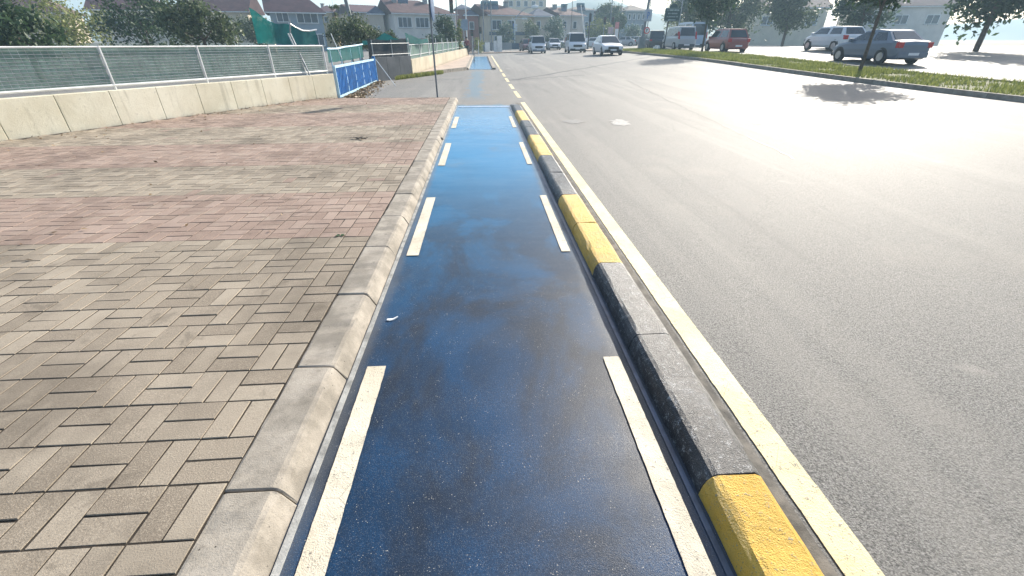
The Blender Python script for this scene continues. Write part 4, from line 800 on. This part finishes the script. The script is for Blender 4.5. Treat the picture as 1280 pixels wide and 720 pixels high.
# a small bin and a person near the far signals
SK = mat('skin', (.45, .27, .19), .6); CL = mat('maroon_coat', (.22, .05, .06), .8); TR = mat('dark_trousers', (.03, .035, .05), .8)
def person(X, Y, label):
    r = empty('person', (X, Y, T(X, Y)+.1), label, 'person')
    def skin(name, vs, es, rad, m, parent):
        me = bpy.data.meshes.new(name); me.from_pydata(vs, es, []); me.materials.append(m); o = inst(name, me, parent); mo = o.modifiers.new('s', 'SKIN')
        for v, q in zip(me.skin_vertices[0].data, rad): v.radius = (q, q)
        me.skin_vertices[0].data[0].use_root = True; o.modifiers.new('d', 'SUBSURF').levels = 1; o.modifiers['d'].render_levels = 1; return o
    body = skin('body', [(0, 0, .92), (0, 0, 1.15), (0, 0, 1.38), (0, 0, 1.50), (0, -.01, 1.60), (0, 0, 1.70), (-.19, 0, 1.38), (-.25, -.02, 1.10), (-.24, -.12, .86), (.19, 0, 1.38), (.25, .02, 1.10), (.24, -.06, .84), (-.09, 0, .86), (-.10, -.06, .48), (-.11, .04, .08), (-.11, -.08, .04), (.09, 0, .86), (.10, .05, .48), (.11, .10, .08), (.11, -.02, .04)],
         [(0, 1), (1, 2), (2, 3), (3, 4), (4, 5), (2, 6), (6, 7), (7, 8), (2, 9), (9, 10), (10, 11), (0, 12), (12, 13), (13, 14), (14, 15), (0, 16), (16, 17), (17, 18), (18, 19)], [.15, .14, .16, .055, .095, .075, .07, .05, .035, .07, .05, .035, .10, .075, .05, .045, .10, .075, .05, .045], SK, r)
    skin('coat', [(0, 0, .80), (0, 0, 1.15), (0, 0, 1.38), (-.2, 0, 1.38), (-.25, -.02, 1.10), (-.245, -.10, .90), (.2, 0, 1.38), (.25, .02, 1.10), (.245, -.05, .88)], [(0, 1), (1, 2), (2, 3), (3, 4), (4, 5), (2, 6), (6, 7), (7, 8)], [.19, .165, .18, .085, .065, .055, .085, .065, .055], CL, r)
    skin('trousers', [(0, 0, .93), (-.09, 0, .86), (-.10, -.06, .48), (-.11, .04, .10), (.09, 0, .86), (.10, .05, .48), (.11, .10, .10)], [(0, 1), (1, 2), (2, 3), (0, 4), (4, 5), (5, 6)], [.155, .115, .09, .065, .115, .09, .065], TR, r)
    b = MB(); b.lathe([(.03, .13), (.09, .11), (.108, .03), (.10, -.03), (.07, -.07)], 12, at=(0, .02, 1.65), m=BLK); b.build('hair', BLK, r, smooth=True)
person(px(583.5, 53), 53, 'person in a maroon coat standing at the end of the cream wall')

# ------------------------------------------------------------------ vehicles
def vehicle(name, label, cat, X, Y, rz, paint, L=4.3, W=1.74, H=1.46, kind='sedan', group=None, dz=0, lower=None, zbase=None):
    z0 = T(X, Y)+dz; r = empty(name, (X, Y, z0), label, cat, group, rz=rz); w = W/2; f = L/2
    # front (+y). belt height, hood height, cabin profile
    P = dict(sedan=(.95, .86, .50, .10, -.50, -.82, 1.0), hatch=(.95, .90, .66, .34, -.72, -.92, .95), suv=(1.08, 1.02, .64, .34, -.80, -.93, 1.08), mpv=(1.08, 1.00, .74, .42, -.84, -.94, 1.08), van=(1.22, 1.10, .84, .52, -.92, -.96, 1.22), small_van=(1.08, .98, .76, .45, -.90, -.955, 1.08))[kind]
    belt, hood, ya, yb, yc, yd, deck = P; ya, yb, yc, yd = ya*f, yb*f, yc*f, yd*f; zb = .20; wt = w*(.72 if kind in ('sedan', 'hatch') else .80); wb = w*.955
    sec = [(f, .34, hood-.30, w*.70), (f-.06, .26, hood-.16, w*.84), (f-.22, zb, hood-.09, w*.94), (f*.80, zb, hood-.04, w*.985), (ya, zb, belt-.02, w), (yb, zb, belt, w), (0, zb, belt, w), (yc, zb, belt+.02, w), (yd, zb, deck, w*.99), (-f+.2, zb, deck-.02, w*.96), (-f+.05, .26, deck-.08, w*.90), (-f, .36, deck-.22, w*.80)]
    sec = [s for i, s in enumerate(sec)]; sec.sort(key=lambda s: -s[0])
    b = MB(); N = 9; vs = []
    for y, lo, hi, hw in sec:
        ring = [(-hw*.86, lo), (-hw*.98, lo+.14), (-hw, (lo+hi)/2+.03), (-hw*.985, hi-.10), (-hw*.93, hi), (0, hi+.035)]
        ring += [(-x, z) for x, z in reversed(ring[:-1])]
        vs += [(x, y, z) for x, z in ring]
    K = 11; n = len(sec)
    fs = [(j*K+i, j*K+(i+1) % K, (j+1)*K+(i+1) % K, (j+1)*K+i) for j in range(n-1) for i in range(K)]+[tuple(range(K-1, -1, -1)), tuple((n-1)*K+i for i in range(K))]
    b.add(vs, fs, paint)
    # cabin shell
    Hh = H; q = lambda y, z, hw: [(-hw, y, z), (hw, y, z)]
    c = q(ya, belt-.03, wb)+q(yb, Hh-.05, wt)+q((yb+yc)/2, Hh, wt)+q(yc, Hh-.04, wt)+q(yd, belt-.02, wb)
    mid = q(yb, belt-.02, wb)+q((yb+yc)/2, belt-.02, wb)+q(yc, belt-.02, wb)
    vs = c+mid   # 0,1 ya |2,3 yb top|4,5 mid top|6,7 yc top|8,9 yd | 10,11 yb bot|12,13 mid|14,15 yc bot
    b.add(vs, [(0, 1, 3, 2), (2, 3, 5, 4), (4, 5, 7, 6), (6, 7, 9, 8), (0, 2, 10), (1, 11, 3), (10, 2, 4, 12), (3, 11, 13, 5), (12, 4, 6, 14), (5, 13, 15, 7), (14, 6, 8), (7, 15, 9)], paint)
    o = b.build('body', paint, r, smooth=False); 
    for p in o.data.polygons: p.use_smooth = False
    o.modifiers.new('bevel', 'BEVEL').width = .035; o.modifiers['bevel'].segments = 2; o.modifiers['bevel'].limit_method = 'ANGLE'; o.modifiers['bevel'].angle_limit = R(12); o.modifiers['bevel'].harden_normals = False
    V = Vector
    def lerp4(A_, B_, C_, D_, u0, u1, v0, v1):   # A B bottom left,right; C D top right,left
        g = lambda u, v: V(A_).lerp(V(B_), u).lerp(V(D_).lerp(V(C_), u), v); return [g(u0, v0), g(u1, v0), g(u1, v1), g(u0, v1)]
    def pane(nm, A_, B_, C_, D_, u0=.07, u1=.93, v0=.1, v1=.92, m=GLASS): bb = MB(); bb.plate(lerp4(A_, B_, C_, D_, u0, u1, v0, v1), .018, .03, m=m); return bb.build(nm, m, r)
    pane('windscreen', (wb, ya, belt-.03), (-wb, ya, belt-.03), (-wt, yb, Hh-.05), (wt, yb, Hh-.05), .03, .97, .05, .95)
    pane('rear_window', (-wb, yd, belt-.02), (wb, yd, belt-.02), (wt, yc, Hh-.04), (-wt, yc, Hh-.04), .09, .91, .12, .86)
    ym = (yb+yc)/2
    for s in (-1, 1):
        def side(nm, y0b, y1b, y0t, y1t):
            a_, b_, c_, d_ = (s*wb, y0b, belt-.02), (s*wb, y1b, belt-.02), (s*wt, y1t, Hh-.06), (s*wt, y0t, Hh-.06)
            if s < 0: pane(nm, a_, b_, c_, d_, .06, .94, .14, .88)
            else: pane(nm, b_, a_, d_, c_, .06, .94, .14, .88)
        side('side_window', ya-.10, ym+.03, yb-.0, ym+.03); side('side_window', ym-.03, (yc+yd)/2 if kind != 'van' else yc, ym-.03, yc+.05)
        bb = MB(); bb.box(s*(w+.03)-.09, s*(w+.03)+.09, ya-.30, ya-.20, belt-.02, belt+.14, paint); bb.build('wing_mirror', paint, r, bevel=.02)
        bb = MB(); hx = s*w*.70; bb.hexa([(hx-.19, f-.22, hood-.33), (hx+.17, f-.30, hood-.30), (hx+.17, f-.34, hood-.16), (hx-.19, f-.26, hood-.17)]+[(hx-.19, f-.035, hood-.33), (hx+.15, f-.14, hood-.30), (hx+.15, f-.20, hood-.16), (hx-.19, f-.075, hood-.17)], LAMP); bb.build('headlight', LAMP, r)
        tall = kind in ('van', 'mpv', 'small_van', 'suv'); zt_ = (belt+.42 if tall and kind != 'suv' else belt-.02); zb_ = belt-.18 if tall else belt-.26
        bb = MB(); 
        if tall and kind != 'suv':
            tt = (zt_-belt)/(Hh-belt); bb.hexa([(s*w*.88-.05, -f-.01, zb_), (s*w*.88+.08, -f-.01, zb_), (s*w*.88+.08, -f+.25, zb_), (s*w*.88-.05, -f+.25, zb_), (s*(wb+(wt-wb)*tt)-.06, yd+(yc-yd)*tt-.03, zt_), (s*(wb+(wt-wb)*tt)+.06, yd+(yc-yd)*tt-.03, zt_), (s*(wb+(wt-wb)*tt)+.06, yd+.3, zt_), (s*(wb+(wt-wb)*tt)-.06, yd+.3, zt_)], REDL)
        else: bb.box(s*w*.82-.12, s*w*.82+.12, -f-.01, -f+.2, zb_, zt_, REDL)
        bb.build('tail_light', REDL, r, bevel=.015)
        bb = MB(); bb.box(s*(w+.002)-.004, s*(w+.002)+.004, yd*.9, ya*.95, .60, .64, DGREY) if False else None
    DK = BLK
    bb = MB(); bb.box(-w*.50, w*.50, f-.05, f+.014, hood-.40, hood-.19, DK); g_ = bb.build('grille', DK, r, bevel=.01)
    bb = MB(); bb.box(-w*.84, w*.84, f-.14, f+.03, .24, .44, DK if not lower else lower); bb.build('front_bumper', DK, r, bevel=.02)
    bb = MB(); bb.box(-w*.84, w*.84, -f-.05, -f+.12, .28, .50, lower or paint); bb.build('rear_bumper', DK, r, bevel=.02)
    bb = MB(); bb.box(-.26, .26, f+.032, f+.042, .38, .49, PLATE); bb.build('number_plate', PLATE, r); bb = MB(); bb.box(-.26, .26, -f-.062, -f-.052, .38, .49, PLATE); bb.build('number_plate', PLATE, r)
    wr = .31 if H < 1.6 else .335
    for s in (-1, 1):
        for yy in (f*.66, -f*.62):
            bb = MB(); bb.lathe([(wr+.06, -.01), (wr+.06, .004)], 20, at=(s*(w*.985), yy, wr+.02), axis='X', m=DK); bb.build('wheel_arch', DK, r)
            bb = MB(); x = s*(w*.985-.07); bb.lathe([(wr*.62, -.10), (wr*.95, -.10), (wr, -.07), (wr, .07), (wr*.95, .10), (wr*.62, .10)], 20, at=(x, yy, wr), axis='X', m=TYRE); wh = bb.build('wheel', TYRE, r)
            bb = MB(); bb.lathe([(wr*.60, -.015), (wr*.62, .0), (wr*.3, .02), (wr*.1, .03)][::1], 14, at=(x+s*.10, yy, wr), axis='X', m=RIM); bb.build('rim', RIM, wh)
    return r
CW = m_paintcar('white_car_paint', (.68, .70, .72)); CS = m_paintcar('silver_car_paint', (.40, .43, .46), .35); CD = m_paintcar('dark_car_paint', (.02, .025, .035)); CR = m_paintcar('maroon_car_paint', (.10, .025, .03)); CR2 = m_paintcar('brick_red_car_paint', (.28, .06, .05)); CB = m_paintcar('blue_grey_car_paint', (.12, .16, .22)); CLB = m_paintcar('pale_blue_van_paint', (.42, .50, .60))
def carpx(x0_, x1_, Y): return (px(x0_, Y)+px(x1_, Y))/2
vehicle('parked_car', 'white sedan stopped nearest on the road, rightmost of the oncoming cars', 'car', carpx(744, 778, 42)+.5, 43.6, math.pi+R(0), CW, kind='sedan', L=4.3, W=1.80, H=1.52, dz=.0)
vehicle('moving_van', 'silver white people van with a dark grille in the middle of the road', 'van', carpx(706, 734, 53)+.4, 54.8, math.pi+R(-3), CS if False else CW, kind='mpv', L=4.3, W=1.9, H=1.95, lower=BLK)
vehicle('small_van', 'small white van with a blue grey front on the left lane', 'van', carpx(664, 683, 58), 59.5, math.pi+R(1), CW, kind='small_van', L=3.9, W=1.75, H=1.85, lower=CB)
vehicle('oncoming_car', 'dark maroon car half hidden left of the small white van', 'car', carpx(655, 671, 68)-.3, 69, math.pi+R(4), CR, kind='hatch', L=4.0, H=1.55)
vehicle('oncoming_car', 'white hatchback with pale headlights between the two vans', 'car', carpx(687, 703, 72), 73.5, math.pi+R(-2), CW, kind='hatch', L=4.1, W=1.72, H=1.52)
vehicle('oncoming_car', 'blue grey car behind the white hatchback', 'car', carpx(676, 690, 84), 85.5, math.pi, CB, kind='hatch', L=4.1, W=1.75, H=1.55)
vehicle('oncoming_car', 'pale car far behind at the right shoulder of the white hatchback', 'car', carpx(693, 707, 88), 89, math.pi+R(-4), CS, kind='suv', L=4.2, W=1.78, H=1.65)
vehicle('distant_car', 'small silver car far off left of the hip roofed block', 'car', carpx(775, 787, 84), 84, R(80), CS, kind='sedan')
vehicle('distant_car', 'pale distant car parked in front of the hip roofed block', 'car', carpx(793, 803, 88), 88, R(20), CS, kind='hatch')
vehicle('distant_car', 'dark distant car between the two pale ones in front of the block', 'car', carpx(784, 792, 94), 94, R(30), CB, kind='suv')
vehicle('distant_car', 'white car far behind between the van and the sedan', 'car', carpx(738, 748, 78), 78, R(100), CW, kind='hatch')
vehicle('minivan', 'silver minivan seen from behind with tall red tail lights beyond the median', 'car', 19.15, 47.2, R(-1), CS, kind='mpv', L=4.4, W=1.80, H=1.95, lower=DGREY)
vehicle('jeep', 'dark off road car beyond the round sign, left of the minivan', 'car', 19.9, 56.8, R(-2), CD, kind='suv', L=4.3, W=1.85, H=1.95)
vehicle('delivery_van', 'tall white van with a high roof behind the silver minivan', 'van', 24.3, 57, R(0), CLB, kind='van', L=5.4, W=2.05, H=2.65, lower=DGREY)
vehicle('red_car', 'brick red car cut by the right side, beyond the thin tree trunk', 'car', 19.7, 38.8, R(0), CR2, kind='hatch', L=4.1, W=1.75, H=1.6)
vehicle('roadside_car', 'white hatchback following far back on the right carriageway', 'car', 24.4, 33, R(0), CW, kind='hatch', L=4.1)
vehicle('roadside_car', 'dark blue sedan on the right carriageway nearest the right edge', 'car', 20.2, 24, R(0), CB, kind='sedan', L=4.4)
# right side: far pavement with trees
for i, (x, y) in enumerate(((31, 20), (32, 30), (33, 42), (34, 54), (24, 95))):
    tree('roadside_tree', ['leafy tree on the far right verge nearest the camera', 'second leafy tree along the far right verge', 'tree beyond the red car on the right verge', 'tree behind the delivery van on the right verge', 'distant tree right of the hip roofed block'][i], x, y, 0, 2.0, 7.5, 2.6, (LEAF, LEAFD, LEAFB)[i % 3], 7000, .17, .16, seed=30+i)
tree('median_tree', 'young tree on the median nearer than the one before the minivan', 15.6, 19, 0, 2.4, 5.0, 1.4, LEAFD, 5200, .10, .07, seed=40)
# left side gardens
for i, (x, y, z1, rd) in enumerate(((-16, 30, 3.6, 1.9), (-23, 36, 4.2, 2.4), (-31, 40, 4.4, 2.6), (-21.5, 50, 3.4, 1.8), (-19, 22, 2.6, 1.5))):
    tree('garden_tree', ['round garden tree left of the shade net', 'wide garden tree in the left gardens', 'leftmost large tree in the gardens', 'small garden tree left of the blue grey house', 'low fruit tree close behind the left wall'][i], x, y, 0, .8, z1, rd, (LEAF, LEAFD, LEAFY)[i % 3], 3800, .12, .12, seed=50+i)
# distant hill
b = MB(); vs = []; nx = 60
for j, (yy, s) in enumerate(((330, 0), (380, .7), (430, 1), (520, .8), (620, .0))):
    for i in range(nx+1): x = -520+1040*i/nx; h = (10+9*math.sin(x*.011+1)+6*math.sin(x*.027)+3*math.sin(x*.08)+(14*math.exp(-((x-135)/60)**2)))*s; vs.append((x, yy, -1+max(0, h)))
b.add(vs, [(j*(nx+1)+i, j*(nx+1)+i+1, (j+1)*(nx+1)+i+1, (j+1)*(nx+1)+i) for j in range(4) for i in range(nx)], mat('hill_scrub', (.07, .09, .055), .9, .4, .03)); tag(b.build('hill', None, smooth=True), kind='structure')
# ------------------------------------------------------------------ haze
b = MB(); b.box(-640, 640, -28, 920, -6, 45)
hm = bpy.data.materials.new('haze_air'); hm.use_nodes = True; n = hm.node_tree.nodes; n.remove(n['Principled BSDF']); v = n.new('ShaderNodeVolumePrincipled'); v.inputs['Color'].default_value = (.55, .80, 1, 1); v.inputs['Density'].default_value = .0014; v.inputs['Anisotropy'].default_value = .25
hm.node_tree.links.new(v.outputs[0], n['Material Output'].inputs['Volume']); tag(b.build('haze', hm), kind='stuff')
